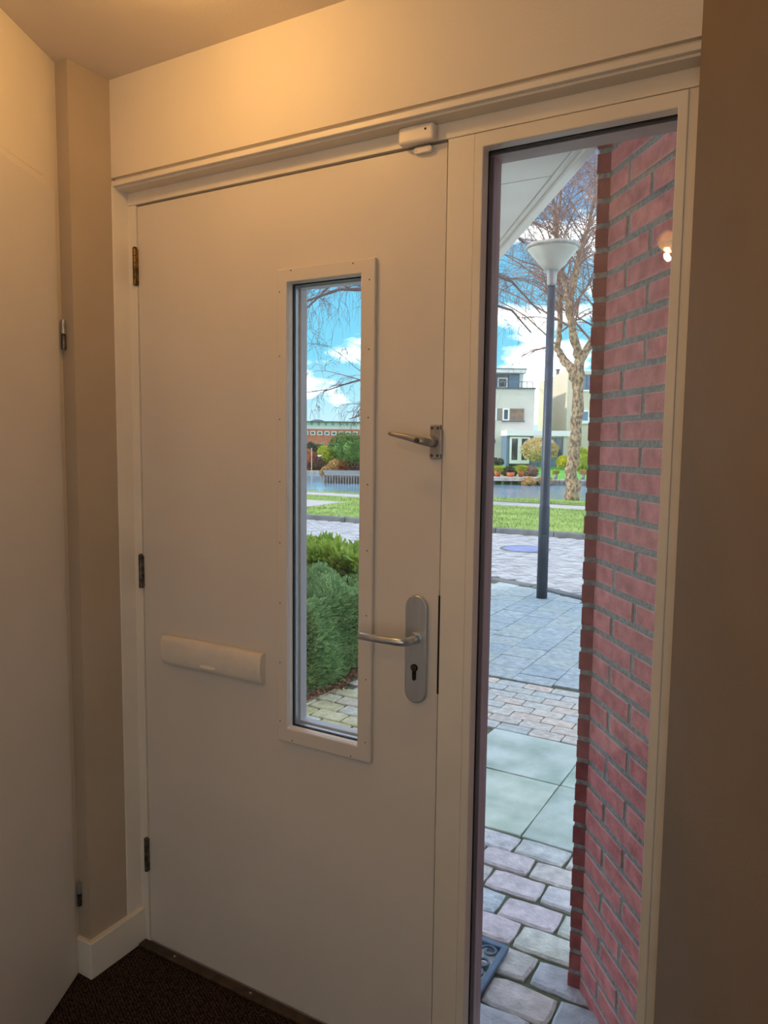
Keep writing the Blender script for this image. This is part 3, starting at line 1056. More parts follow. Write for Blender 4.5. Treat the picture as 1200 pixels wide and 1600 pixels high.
ga = ground_poly('grass_verge', [(-16, 10.28), (4, 10.6), (4, 15.45), (-20, 15.15), (-16, 10.28)][:4], G + .045, 'grass', 'mown green grass verge beyond the brick street', 'grass')
gp = ground_poly('footpath', [(-24, 15.1), (6, 15.5), (6, 16.65), (-24, 16.1)], G + .03, 'path', 'pale narrow footpath along the water', 'path')
gd = ground_poly('side_path', [(-11.5, 11.9), (-8.15, 11.85), (-8.2, 13.55), (-11.5, 13.85)], G + .052, 'path', 'pale paved patch across the grass verge', 'path')
bk = MB()
bk_pts = [(-24, 16.1), (6, 16.65)]
vs = [(-26, 16.1, G + .045), (8, 16.65, G + .045), (8, 18.9, G + .01), (-3.0, 18.9, G + .0), (-6.5, 18.1, G), (-10, 17.15, G), (-26, 17.0, G),
      (8, 20.3, -.75), (-3.0, 20.2, -.75), (-6.5, 19.2, -.75), (-10, 18.2, -.75), (-26, 18.0, -.75)]
bk.add(vs, [(0, 1, 2, 3, 4, 5, 6), (2, 7, 8, 3), (3, 8, 9, 4), (4, 9, 10, 5), (5, 10, 11, 6)])
bank = obj('canal_bank', bk, 'grass', normals=True)
tag(bank, 'grassy bank sloping to the canal', 'bank', kind='structure')
wa = obj('water', MB().prism([(-90, 17), (30, 17), (60, 60), (-120, 110)], -1.2, -.55), 'water')
tag(wa, 'still canal water reflecting the far bank', 'water', kind='structure')
# grass tufts as blades
mb = MB()
rng = random.Random(8)
for _ in range(26000):
    y = rng.uniform(10.5, 18.6)
    x = rng.uniform(-12.5 - (y - 10) * .6, 1.0 - (y - 10) * .25)
    if 15.05 < y < 16.7 or (-11.6 < x < -8.1 and 11.8 < y < 13.9):
        continue
    z = G + .045 if y < 17 else G + .0
    if y > 17.0 and y > 18.9 + (x + 3) * .23:
        continue
    hgt = rng.uniform(.015, .05)
    a = rng.uniform(0, 6.28)
    w = .012
    n = len(mb.v)
    mb.v += [(x - w * math.cos(a), y - w * math.sin(a), z - .01), (x + w * math.cos(a), y + w * math.sin(a), z - .01), (x + rng.uniform(-.03, .03), y + rng.uniform(-.03, .03), z + hgt)]
    mb.f.append((n, n + 1, n + 2))
gb = obj('grass_blades', mb, 'grass_blade', normals=False)
tag(gb, 'short grass blades on the verge and canal bank', 'grass', kind='stuff')

# ------------------------------------------------------------------ doormat
dm = thing('doormat', 'blue grey rubber scroll doormat lying on the cobbles', 'doormat', (.56, .43, G))
MX0, MX1, MY0, MY1 = .20, .921, .20, .55
ringmb = MB()
c_ = lambda r, z: [(r[0], r[2], z), (r[1], r[2], z), (r[1], r[3], z), (r[0], r[3], z)]
o_r, i_r = (MX0, MX1, MY0, MY1), (MX0 + .02, MX1 - .02, MY0 + .02, MY1 - .02)
vs = c_(o_r, G + .004) + c_(i_r, G + .004) + c_(o_r, G + .018) + c_(i_r, G + .018)
fs = []
for k in range(4):
    l = (k + 1) % 4
    fs += [(k, l, l + 4, k + 4), (k + 8, k + 12, l + 12, l + 8), (k, k + 8, l + 8, l), (k + 4, l + 4, l + 12, k + 12)]
obj('border', ringmb.add(vs, fs), 'rubber_mat', dm, bevel=.004)
for r_ in range(6):
    for c in range(13):
        cx = MX1 - .02 - .026 - c * .0522
        cy = MY1 - .02 - .026 - r_ * .0515
        sp = []
        for k in range(22):
            a = k / 21 * 2.3 * math.pi + (math.pi if (r_ + c) % 2 else 0)
            rr = .0262 - .018 * k / 21
            sp.append((cx + rr * math.cos(a) * (1 if r_ % 2 else -1), cy + rr * math.sin(a), G + .012))
        obj('scroll', MB().tube(sp, .0042, 5), 'rubber_mat', dm, smooth=True)

# ------------------------------------------------------------------ street lamp
SL = Vector((-.636, 5.60, G))
st = thing('street_lamp', 'dark blue street lamp post with white inverted cone shade', 'street lamp', SL)
obj('post', MB().tube([SL + Vector((0, 0, z)) for z in (-.02, .9, .92, 3.03)], [.053, .051, .046, .036], 20), 'post_blue', st, smooth=True)
obj('service_door', MB().box(SL.x + .01, SL.x + .045, SL.y - .054, SL.y - .04, .35, .60), 'post_blue', st, bevel=.004)
obj('collar', MB().lathe([(.040, 2.975), (.044, 3.005), (.046, 3.075), (.062, 3.120), (.075, 3.130)], (SL.x, SL.y, 0), 24), 'lamp_collar', st, smooth=True)
obj('cone_shade', MB().lathe([(.070, 3.120), (.11, 3.165), (.225, 3.300), (.240, 3.320)], (SL.x, SL.y, 0), 32), 'lamp_glass', st, smooth=True)
obj('rim', MB().lathe([(.238, 3.313), (.252, 3.321), (.254, 3.337), (.24, 3.351), (.15, 3.367), (.05, 3.372)], (SL.x, SL.y, 0), 32), 'lamp_rim', st, smooth=True)

# ------------------------------------------------------------------ hedges
def leafy(mb, n, fn, l, w, rng, up=.5):
    for _ in range(n):
        p, d = fn(rng)
        d = d + Vector((rng.uniform(-1, 1), rng.uniform(-1, 1), rng.uniform(-.4, 1) * up)) * .9
        mb.leaf(p, d, rng.uniform(.7, 1.2) * l, rng.uniform(.7, 1.2) * w, rng)


def lumpy_top(x, y, z, amp, f):
    return z + amp * (math.sin(x * f + 1.3) * math.cos(y * f * 1.3) + .5 * math.sin(x * f * 2.7 + y * f * 2.1))


def hedge_points(x0, x1, y0, y1, zt, amp, f, wob):
    def fn(r):
        s = r.random()
        if s < .40:                                  # top
            x, y = r.uniform(x0, x1), r.uniform(y0, y1)
            return Vector((x, y, lumpy_top(x, y, zt, amp, f) + r.uniform(-.08, .03))), Vector((0, 0, 1))
        if s < .72:                                  # side facing the path
            y, z = r.uniform(y0, y1), r.uniform(G + .02, zt + amp * .5)
            x = x1 + wob * math.sin(y * 9 + z * 7) + .05 * math.sin((z - G) * 4) + r.uniform(-.10, .02)
            return Vector((x, y, z)), Vector((1, 0, .3))
        x, z = r.uniform(x0, x1), r.uniform(G + .02, zt + amp * .5)
        return Vector((x, y0 + wob * math.sin(x * 9 + z * 6) + r.uniform(-.02, .10), z)), Vector((0, -1, .3))
    return fn


rng = random.Random(17)
h1 = thing('hedge', 'fine-leaved dark green shrub spilling onto the path below the laurel', 'shrub', (-1.5, 2.5, G))
mb = MB()
leafy(mb, 42000, hedge_points(-2.1, -.93, 2.02, 3.05, .50, .07, 6, .035), .036, .013, rng)
f1 = obj('foliage', mb, 'leaf_small', h1, normals=False)
f1['kind'] = 'stuff'
obj('inner_branches', MB().box(-2.05, -1.03, 2.10, 3.0, G, .40), 'hedge_core', h1)
h2 = thing('laurel_hedge', 'broad-leaved yellow green laurel hedge by the street', 'hedge', (-2.2, 3.7, G))
mb = MB()
leafy(mb, 15000, hedge_points(-4.4, -1.30, 3.35, 4.15, .56, .05, 5, .03), .085, .042, rng)
f2 = obj('foliage', mb, 'leaf_big', h2, normals=False)
f2['kind'] = 'stuff'
obj('inner_branches', MB().box(-4.3, -1.40, 3.45, 4.05, G, .44), 'hedge_core', h2)
mb = MB()
for _ in range(420):
    y = rng.uniform(1.75, 2.75)
    x = -.90 + abs(rng.gauss(0, .035)) + .02 * math.sin(y * 9)
    mb.leaf(Vector((x, y, G + rng.uniform(.004, .012))), Vector((rng.uniform(-1, 1), rng.uniform(-1, 1), rng.uniform(0, .35))), rng.uniform(.02, .045), rng.uniform(.01, .022), rng)
fl = obj('fallen_leaves', mb, 'dry_leaf', normals=False)
tag(fl, 'dry brown leaf litter along the foot of the shrub', 'leaves', kind='stuff')

# ------------------------------------------------------------------ trees
def bare_tree(name, label, base, limbs, twig_mat, seed, droop, twig_len, n_sec, bark='bark', twig_r=.0042, reach=2.2):
    """limbs: list of (points, radii); secondary branches and hanging twigs are grown on them"""
    rng_ = random.Random(seed)
    t = thing(name, label, 'tree', base, group='bare trees on the canal bank')
    for i_, (pts_, rad) in enumerate(limbs):
        # smooth the limb a little and make it gnarled
        P, R = [], []
        for k in range(len(pts_) - 1):
            for q in range(4):
                s = q / 4
                p = Vector(pts_[k]).lerp(Vector(pts_[k + 1]), s)
                P.append(p + Vector((rng_.uniform(-1, 1), rng_.uniform(-1, 1), 0)) * rad[k] * .22)
                R.append((rad[k] * (1 - s) + rad[k + 1] * s) * rng_.uniform(.9, 1.12))
        P.append(Vector(pts_[-1]))
        R.append(rad[-1])
        obj('trunk' if i_ == 0 else 'limb', MB().tube(P, R, 12), bark, t, smooth=True)
    mb_ = MB()

    def branch(p, d, r, L, lev):
        n = 7 if lev == 0 else 5
        pts_, rr = [p], [r]
        d = d.normalized()
        for k in range(n):
            d = (d + Vector((rng_.uniform(-1, 1), rng_.uniform(-1, 1), rng_.uniform(-1, 1))) * .16 + Vector((0, 0, -droop * (lev * .6 + .25) * (k / n)))).normalized()
            p = p + d * L / n
            pts_.append(p)
            rr.append(max(r * (1 - .8 * (k + 1) / n), twig_r * .6))
        mb_.tube(pts_, rr, 4 if lev == 0 else 3, cap=False)
        if lev < 2:
            for _ in range(7 if lev == 0 else 5):
                k = rng_.randint(1, n)
                q = pts_[k]
                dd = (pts_[k] - pts_[k - 1]).normalized()
                side = Vector((rng_.uniform(-1, 1), rng_.uniform(-1, 1), rng_.uniform(-.5, .7)))
                branch(q, dd * .7 + side * .8, max(rr[k] * .6, twig_r), L * rng_.uniform(.35, .65), lev + 1)

    for _ in range(n_sec):
        pts_, rad = rng_.choice(limbs[1:])
        s = rng_.uniform(.25, 1) * (len(pts_) - 1)
        k = min(int(s), len(pts_) - 2)
        p = Vector(pts_[k]).lerp(Vector(pts_[k + 1]), s - k)
        up = (Vector(pts_[k + 1]) - Vector(pts_[k])).normalized()
        side = Vector((rng_.uniform(-1, 1), rng_.uniform(-1, 1), rng_.uniform(-.1, .6)))
        r = rad[min(k + 1, len(rad) - 1)]
        branch(p, up * .5 + side, min(max(r * .38, .010), .034), twig_len * rng_.uniform(.6, 1.2), 0)
    o = obj('twigs', mb_, twig_mat, t, smooth=False, normals=False)
    o['kind'] = 'stuff'
    return t


TB = 21.0
tp = lambda x, y, b=TB: px(x, y, b)
base = Vector((-4.0, 18.55, G - .05))
tb = (base - CAM).dot(Vector((FWD.x, FWD.y, 0)).normalized())
tp = lambda x, y, db=0: px(x, y, tb + db)
limbs1 = [
    ([base, tp(893, 735), tp(899, 680), tp(901, 640), tp(904, 600), tp(903, 572)], [.21, .165, .15, .15, .16, .17]),
    ([tp(901, 600), tp(894, 578), tp(880, 562, .2), tp(871, 545, .3), tp(875, 510, .3), tp(876, 470, .3), tp(873, 420, .2), tp(870, 360, 0), tp(876, 300, 0), tp(874, 240), tp(880, 180)],
     [.13, .12, .105, .09, .072, .062, .054, .046, .036, .026, .015]),
    ([tp(903, 580), tp(905, 560), tp(898, 530, -.2), tp(890, 490, -.3), tp(886, 455, -.4), tp(878, 425, -.4), tp(868, 370, -.5), tp(864, 310, -.5), tp(868, 240, -.4), tp(872, 190, -.4)],
     [.13, .12, .11, .095, .078, .062, .05, .04, .028, .015]),
    ([tp(888, 478, -.3), tp(897, 440, -.5), tp(905, 400, -.7), tp(918, 360, -.9), tp(928, 310, -1), tp(936, 250, -1)], [.085, .075, .065, .05, .035, .02]),
    ([tp(904, 575), tp(916, 548, .1), tp(930, 520, .3), tp(945, 470, .4), tp(955, 400, .5), tp(960, 320, .6), tp(955, 240, .6)], [.12, .10, .085, .07, .055, .04, .02]),
]
bare_tree('bare_birch', 'peeling-bark bare tree with a forked trunk behind the street lamp', base, limbs1, 'twig', 4, .55, 2.6, 170)

# second tree: its trunk stands behind the closed door leaf
b2 = Vector((-7.2, 14.6, G - .02))
fh = Vector((FWD.x, FWD.y, 0)).normalized()
q2 = (b2 - CAM).dot(fh)
p2 = lambda x, y, db=0: px(x, y, q2 + db)
limbs2 = [
    ([b2, p2(655, 700), p2(657, 600), p2(655, 500), p2(652, 430)], [.20, .16, .14, .13, .12]),
    ([p2(652, 440), p2(646, 330), p2(650, 200), p2(645, 60)], [.11, .08, .06, .03]),
    ([p2(654, 520), p2(620, 470, -.3), p2(575, 452, -.5), p2(530, 452, -.6), p2(480, 470, -.7), p2(440, 500, -.8)], [.075, .06, .045, .035, .025, .015]),
    ([p2(652, 460), p2(605, 420, .2), p2(560, 425, .4), p2(515, 447, .5), p2(470, 490, .6)], [.07, .055, .04, .03, .018]),
    ([p2(655, 640), p2(615, 610, -.2), p2(575, 590, -.2), p2(540, 600, -.2), p2(505, 612, -.2)], [.045, .035, .025, .018, .01]),
    ([p2(656, 690), p2(615, 640, .4), p2(575, 645, .4), p2(545, 655, .4)], [.04, .03, .02, .01]),
    ([p2(656, 500), p2(700, 440, -.5), p2(750, 420, -.6), p2(800, 440, -.7), p2(845, 490, -.8)], [.075, .06, .045, .03, .015]),
    ([p2(655, 540), p2(700, 500, .6), p2(750, 470, .7), p2(800, 485, .8), p2(830, 520, .8)], [.07, .055, .04, .028, .015]),
    ([p2(650, 380), p2(710, 330, .2), p2(770, 340, .1), p2(820, 380, 0)], [.06, .05, .035, .02]),
]
bare_tree('weeping_tree', 'bare tree with long drooping twigs hanging across the door pane', b2, limbs2, 'twig_dark', 11, 1.0, 1.5, 62, bark='twig_dark', twig_r=.0045)

# ------------------------------------------------------------------ far bank, seen through the side window
ROT = YAW
fr3 = lambda x, b: px(x, 690, b)


def blob(name, label, cat, c, r, sc, material, n, l, seed, group=None, core='hedge_core', stem=True):
    rng_ = random.Random(seed)
    t = thing(name, label, cat, (c.x, c.y, c.z - r * sc), group=group)
    mb_ = MB()
    for _ in range(n):
        a, z = rng_.uniform(0, 6.283), rng_.uniform(-.95, 1)
        rr = math.sqrt(max(0, 1 - z * z))
        k = r * rng_.uniform(.78, 1.06)
        d = Vector((rr * math.cos(a), rr * math.sin(a), z * sc))
        mb_.leaf(c + d * k, d + Vector((rng_.uniform(-.8, .8), rng_.uniform(-.8, .8), rng_.uniform(-.3, .8))), l * rng_.uniform(.7, 1.3), l * .45, rng_)
    o = obj('foliage', mb_, material, t, normals=False)
    o['kind'] = 'stuff'
    pr = [(r * .74 * math.cos(a), r * .74 * sc * math.sin(a)) for a in [math.radians(-88 + 176 * k / 8) for k in range(9)]]
    obj('inner_twigs', MB().lathe(pr, c, 12), material, t, smooth=True)
    return t


# far garden ground (rises from the deck to the houses)
FB = 37.0
g0, g1 = px(655, 746, FB), px(1500, 746, FB)
gz = px(800, 747, FB).z
fg = MB()
h0, h1_ = px(655, 728, 49), px(1500, 728, 49)
hz = px(800, 727, 49).z
e0, e1 = px(600, 700, 220), px(1700, 700, 220)
fg.add([(g0.x, g0.y, gz - .05), (g1.x, g1.y, gz - .05), (h1_.x, h1_.y, hz), (h0.x, h0.y, hz), (e1.x, e1.y, hz), (e0.x, e0.y, hz), (g0.x, g0.y, -1.0), (g1.x, g1.y, -1.0)],
       [(0, 1, 2, 3), (3, 2, 4, 5), (6, 7, 1, 0)])
fgo = obj('far_garden', fg, 'lawn')
tag(fgo, 'bright green garden lawn sloping up to the far houses', 'lawn', kind='structure')

# deck with planks and posts
dk = thing('deck', 'pale wooden deck on posts over the far canal edge', 'deck', px(760, 757, FB - .2))
dz = px(800, 747.5, FB).z
for k in range(4):
    a, b = px(735, 747, FB - .5 + .45 * k), px(842, 747, FB - .5 + .45 * k)
    a2, b2_ = px(735, 747, FB - .5 + .45 * k + .42), px(842, 747, FB - .5 + .45 * k + .42)
    obj('plank', MB().prism([a[:2], b[:2], b2_[:2], a2[:2]], dz - .04, dz + .04 + .03), 'deck_wood', dk)
a, b = px(735, 747, FB - .62), px(842, 747, FB - .62)
a2, b2_ = px(735, 747, FB - .52), px(842, 747, FB - .52)
obj('front_beam', MB().prism([a[:2], b[:2], b2_[:2], a2[:2]], dz - .10, dz + .05), 'deck_wood', dk)
for x in (762, 773, 785.5, 799, 811, 824, 837):
    p = px(x, 750, FB - .4)
    obj('post', MB().box(p.x - .05, p.x + .05, p.y - .05, p.y + .05, -1.0, dz - .05), 'pile_wood', dk)
a, b = px(735, 750, FB + .2), px(842, 750, FB + .2)
a2, b2_ = px(735, 750, FB + .35), px(842, 750, FB + .35)
obj('back_boarding', MB().prism([a[:2], b[:2], b2_[:2], a2[:2]], -1.0, dz - .05), 'hedge_core', dk)
# low timber edging on the right of the deck
te = thing('canal_edging', 'low timber edging of the far lawn at the water', 'edging', px(880, 757, FB - .2))
for k in range(12):
    xx = 843 + k * 8
    a, b = px(xx, 751, FB - .3), px(xx + 7.4, 751, FB - .3)
    a2, b2_ = px(xx, 751, FB + .1), px(xx + 7.4, 751, FB + .1)
    obj('board', MB().prism([a[:2], b[:2], b2_[:2], a2[:2]], -1.0, px(860, 751, FB).z), 'pile_wood', te)
    obj('cap', MB().prism([a[:2], b[:2], b2_[:2], a2[:2]], px(860, 751, FB).z, px(860, 749, FB).z), 'deck_wood', te)


def house_box(mb_, ax0, ax1, b0, b1, z0, z1):
    """box in the far-house frame: a along the facade, b away from the viewer"""
    return mb_.box(ax0, ax1, b0, b1, z0, z1)


def A(x, b):
    """facade coordinate of photo column x at distance b, in the house frame whose origin is below the camera"""
    p = px(x, 690, b) - CAM
    return p.dot(Vector((math.cos(YAW), math.sin(YAW), 0)))


def Z(y, b, x=820):
    return px(x, y, b).z


HB = 50.0
ORIG = Vector((CAM.x, CAM.y, 0))


def window_on(parent, x0, x1, y0, y1, b, fmat, gmat, fw=.09, split=None):
    a0, a1, z0, z1 = A(x0, b), A(x1, b), Z(y1, b), Z(y0, b)
    w = obj('window_frame', MB().ring((a0, a1, z0, z1), (a0 + fw, a1 - fw, z0 + fw, z1 - fw), b - .08, b + .05), fmat, parent, world=False)
    obj('window_pane', MB().box(a0 + fw, a1 - fw, b - .02, b + .02, z0 + fw, z1 - fw), gmat, w, world=False)
    return w


gzh = Z(727, HB)
ha = thing('far_house', 'pale grey brick house with white conservatory across the canal', 'house', ORIG, YAW)
HA_top = Z(608, HB)
obj('wall', MB().box(A(668, HB), A(833.5, HB), HB, HB + 8, gzh - .5, HA_top), 'grey_brick', ha, world=False)
obj('coping', MB().box(A(668, HB), A(834.5, HB), HB - .08, HB + 8, HA_top, HA_top + .10), 'dark_coping', ha, world=False)
ub_ = HB + 1.6
obj('upper_storey', MB().box(A(690, ub_), A(808.5, ub_), ub_, ub_ + 6, HA_top, Z(583, ub_)), 'teal_panel', ha, world=False)
obj('upper_column', MB().box(A(808.5, ub_), A(814.5, ub_), ub_ - .1, ub_ + 6, HA_top, Z(584, ub_)), 'white_trim', ha, world=False)
obj('roof_slab', MB().box(A(690, ub_), A(816, ub_), ub_ - .9, ub_ + 6.3, Z(584.5, ub_), Z(579, ub_)), 'white_trim', ha, world=False)
obj('roof_edge', MB().box(A(690, ub_), A(816.5, ub_), ub_ - .95, ub_ + 6.3, Z(579, ub_), Z(577.8, ub_)), 'dark_coping', ha, world=False)
window_on(ha, 775, 790.5, 590.5, 607, ub_ - .1, 'white_trim', 'dark_glass')
obj('blue_panel', MB().box(A(792, ub_), A(808, ub_), ub_ - .06, ub_, HA_top, Z(586, ub_)), 'blue_glass', ha, world=False)
ral = obj('railing', MB().box(A(760, HB), A(830, HB), HB + .05, HB + .08, HA_top + .45, HA_top + .50), 'teal_panel', ha, world=False)
for k in range(9):
    aa = A(760, HB) + k * (A(830, HB) - A(760, HB)) / 8
    obj('baluster', MB().box(aa - .02, aa + .02, HB + .05, HB + .08, HA_top + .1, HA_top + .46), 'teal_panel', ral, world=False)
window_on(ha, 784, 794.5, 638.5, 657.5, HB, 'white_trim', 'dark_glass')
window_on(ha, 794.5, 817.5, 638.5, 657.5, HB, 'brown_panel', 'curtain_glass', .06)
obj('window_sill', MB().box(A(783, HB), A(818.5, HB), HB - .15, HB + .05, Z(659.5, HB), Z(657.8, HB)), 'dark_coping', ha, world=False)
obj('brown_infill', MB().box(A(775, HB), A(784, HB), HB - .02, HB + .03, Z(657.5, HB), Z(638.5, HB)), 'brown_panel', ha, world=False)
window_on(ha, 755, 775, 638.5, 657.5, HB, 'white_trim', 'dark_glass')
obj('wall_disc', MB().lathe([(.22, -.04), (.22, 0)], (A(769, HB), HB, Z(690, HB)), 20, 'Y'), 'dark_coping', ha, world=False)
# conservatory
cb = HB - 2.2
crf = obj('conservatory_roof', MB().box(A(791, cb), A(891, cb), cb - .2, HB, Z(681, cb), Z(672.5, cb)), 'white_trim', ha, world=False)
obj('conservatory_end', MB().box(A(791.5, cb), A(795.5, cb), cb, HB, gzh, Z(681, cb)), 'blue_grey_panel', ha, world=False)
for x0, x1 in ((796.5, 812), (812, 827.5)):
    window_on(ha, x0, x1, 682.5, 724, cb, 'white_trim', 'dark_glass', .12)
obj('door_kick_panel', MB().box(A(796.5, cb), A(827.5, cb), cb - .09, cb + .02, Z(724.5, cb), Z(719, cb)), 'white_trim', ha, world=False)
for x0, x1 in ((828.5, 841), (841, 855), (855, 870), (870, 880)):
    window_on(ha, x0, x1, 683, 714, cb, 'blue_grey_panel', 'dark_glass', .06)
    obj('plinth_panel', MB().box(A(x0, cb), A(x1 - .5, cb), cb - .05, cb + .1, gzh, Z(715, cb)), 'blue_grey_panel', ha, world=False)
obj('conservatory_column', MB().box(A(880, cb), A(887, cb), cb - .05, cb + .3, gzh, Z(681, cb)), 'slate_brick', ha, world=False)

hb_ = thing('neighbour_house', 'beige brick house with shaded side wall beyond the tree', 'house', ORIG, YAW)
BB = 50.5
p0, p1 = A(884, BB), A(990, BB)
bk_b = 62.0
pts = [(A(839.5, bk_b), bk_b), (p0, BB), (p1, BB), (p1 + 1, bk_b)]
obj('wall', MB().prism(pts, gzh - .5, Z(610, BB)), 'slate_brick', hb_, world=False)
pts2 = [(A(840, bk_b), bk_b), (A(863, 56.0), 56.0), (A(884, BB), BB), (A(884, BB) + .9, BB), (A(884, BB) + .9, BB + 1.2), (p1, BB + 1.2), (p1 + 1, bk_b)]
obj('upper_wall', MB().prism(pts2, Z(610, BB), Z(575.5, BB)), 'slate_brick', hb_, world=False)
obj('parapet', MB().box(p0 + .3, p1, BB - .06, BB + .1, Z(610.5, BB), Z(608, BB)), 'white_trim', hb_, world=False)
for x0, x1 in ((887, 897), (897, 912), (912, 930)):
    window_on(hb_, x0 + 2.5, x1 + 2.5, 584, 608, BB + 1.2, 'blue_grey_panel', 'blue_glass', .07)
window_on(hb_, 906, 919.5, 640, 658.5, BB, 'white_trim', 'blue_glass', .10)
obj('window_sill', MB().box(A(905, BB), A(921, BB), BB - .15, BB + .05, Z(661, BB), Z(658.8, BB)), 'white_trim', hb_, world=False)
sd_dir = Vector((p0 - A(839.5, bk_b), BB - bk_b, 0)).normalized()
sn = Vector((sd_dir.y, -sd_dir.x, 0))
if sn.x > 0:
    sn = -sn
wv = Vector((A(839.5, bk_b), bk_b, 0)).lerp(Vector((p0, BB, 0)), .38)
z0, z1 = Z(663, 57), Z(641, 57)
for off, hw, mt, d in ((0, .42, 'white_trim', .05), (0, .30, 'dark_glass', .08)):
    q = [wv - sd_dir * hw, wv + sd_dir * hw, wv + sd_dir * hw + sn * d, wv - sd_dir * hw + sn * d]
    obj('side_window' if mt == 'white_trim' else 'window_pane', MB().prism([v[:2] for v in q], z0 + (.1 if d > .06 else 0), z1 - (.1 if d > .06 else 0)), mt, hb_, world=False)
obj('chimney', MB().lathe([(.12, 0), (.12, .5), (.18, .52), (.18, .6)], (A(868, 57), 57, Z(575.5, BB)), 10), 'dark_coping', hb_, world=False)

# garden plants and pots
blob('dry_hydrangea', 'big round cream dried shrub in front of the conservatory', 'shrub', px(843, 703, 46), 1.02, .66, 'cream_bush', 2600, .16, 1)
blob('yellow_shrub', 'rounded yellow shrub on the far lawn beside the tree trunk', 'shrub', px(880, 722, 45), .36, .9, 'yellow_bush', 700, .12, 2)
blob('golden_conifer', 'tall yellow green shrub between tree trunk and brick wall', 'shrub', px(909, 719, 44), .55, 1.25, 'yellow_green', 1500, .14, 3)
blob('low_garden_shrub', 'low dark shrub under the house wall by the deck', 'shrub', px(775, 722, 45), .42, .5, 'dark_plant', 500, .12, 14)


def pot(name, label, x, y0, y1, w, b, mt, pmt, pw, ph, seed, group='pots in the far garden'):
    p = px(x, y1, b)
    s = b / F_PX
    h = (y1 - y0) * s
    t = thing(name, label, 'plant pot', p, group=group)
    r = w * s / 2
    obj('pot', MB().lathe([(r * .65, 0), (r * .95, h * .5), (r, h * .85), (r * .9, h)], p, 16), mt, t, smooth=True)
    rng_ = random.Random(seed)
    mb_ = MB()
    for _ in range(420):
        a = rng_.uniform(0, 6.283)
        d = Vector((math.cos(a) * rng_.uniform(0, 1), math.sin(a) * rng_.uniform(0, 1), rng_.uniform(.3, 1.2)))
        q = p + Vector((d.x * pw * s * .35, d.y * pw * s * .35, h * .8 + rng_.uniform(0, .6) * ph * s))
        mb_.leaf(q, d, ph * s * .5, ph * s * .12, rng_)
    o = obj('plant', mb_, pmt, t, normals=False)
    o['kind'] = 'stuff'


pot('planted_pot', 'copper pot with yellow grass at the open end of the deck', 777.5, 736, 744.5, 11, FB + .3, 'copper_pot', 'yellow_green', 18, 10, 5, None)
pot('planted_pot', 'copper pot with yellow grass beside the orange pot', 814, 735.5, 745, 10, FB + .3, 'copper_pot', 'yellow_green', 19, 11, 6, None)
pot('planted_pot', 'squat orange pot between two copper pots on the deck', 797.5, 738, 745.5, 13, FB + .2, 'orange_pot', 'dark_plant', 14, 7, 7, None)
pot('planted_pot', 'grey pot with straw-coloured plant on the far lawn', 868, 741, 749, 7, FB + .2, 'grey_pot', 'yellow_green', 9, 9, 8, None)
pot('planted_pot', 'grey pot with orange plant beside the golden shrub', 910.5, 741, 749.5, 7, FB + .2, 'grey_pot', 'straw', 11, 9, 9, None)
blob('deck_planting', 'dark grey green planting behind the pots on the deck', 'plant', px(796, 738, FB + 1.2), .34, .7, 'dark_plant', 600, .12, 31)
blob('deck_planting', 'silvery low plant behind the copper pot at deck end', 'plant', px(829, 738, FB + 1.0), .34, .8, 'mauve_bush', 600, .12, 32)
blob('deck_planting', 'dark tuft near the open deck end behind copper pot', 'plant', px(768, 740, FB + 1.0), .26, .7, 'dark_plant', 500, .12, 33)
blob('dry_reeds', 'straw reeds hanging over the deck front beam', 'reeds', px(826, 754, FB - .9), .26, .7, 'straw', 420, .14, 34)
blob('dry_reeds', 'straw reeds at the corner of deck and lawn edging', 'reeds', px(852, 750, FB - .7), .24, .8, 'straw', 420, .14, 35)

# ------------------------------------------------------------------ far side seen through the door pane
DB = 34.0
bz = px(490, 736.5, 46).z
lg = MB()
l0, l1, l2, l3 = px(100, 735, 46.5), px(760, 735, 46.5), px(760, 700, 260), px(-100, 700, 260)
lg.prism([l0[:2], l1[:2], l2[:2], l3[:2]], -1.0, bz)
lgo = obj('far_shore', lg, 'lawn')
tag(lgo, 'green far shore with quay edge across the water', 'lawn', kind='structure')
q = thing('quay_edging', 'pale timber quay edging under the reddish bushes', 'edging', px(480, 742, 46.2))
for k in range(9):
    xx = 440 + k * 8.5
    a, b = px(xx, 738, 46.2), px(xx + 8, 738, 46.2)
    a2, b2_ = px(xx, 738, 46.5), px(xx + 8, 738, 46.5)
    obj('board', MB().prism([a[:2], b[:2], b2_[:2], a2[:2]], -1.0, bz + .04), 'deck_wood', q)
jt = thing('jetty', 'dark grey plank jetty on close-set piles', 'jetty', px(535, 752, 36))
jz = px(530, 743.5, 36.2).z
for k in range(9):
    bq = 36.0 + k * .8
    a, b = px(508 - k * .5, 742, bq), px(640, 742, bq)
    a2, b2_ = px(508 - k * .5, 742, bq + .76), px(640, 742, bq + .76)
    obj('plank', MB().prism([a[:2], b[:2], b2_[:2], a2[:2]], jz - .06, jz + rng.uniform(0, .012)), 'kerb', jt)
for k in range(18):
    p = px(507 + k * 4.2, 748, 36.0)
    obj('pile', MB().tube([(p.x, p.y, -1.0), (p.x, p.y, jz + .05)], .05, 8), 'pile_wood', jt)
obj('back_boarding', MB().prism([px(510, 742, 36.6)[:2], px(640, 742, 36.6)[:2], px(640, 742, 36.8)[:2], px(510, 742, 36.8)[:2]], -1.0, jz - .06), 'hedge_core', jt)
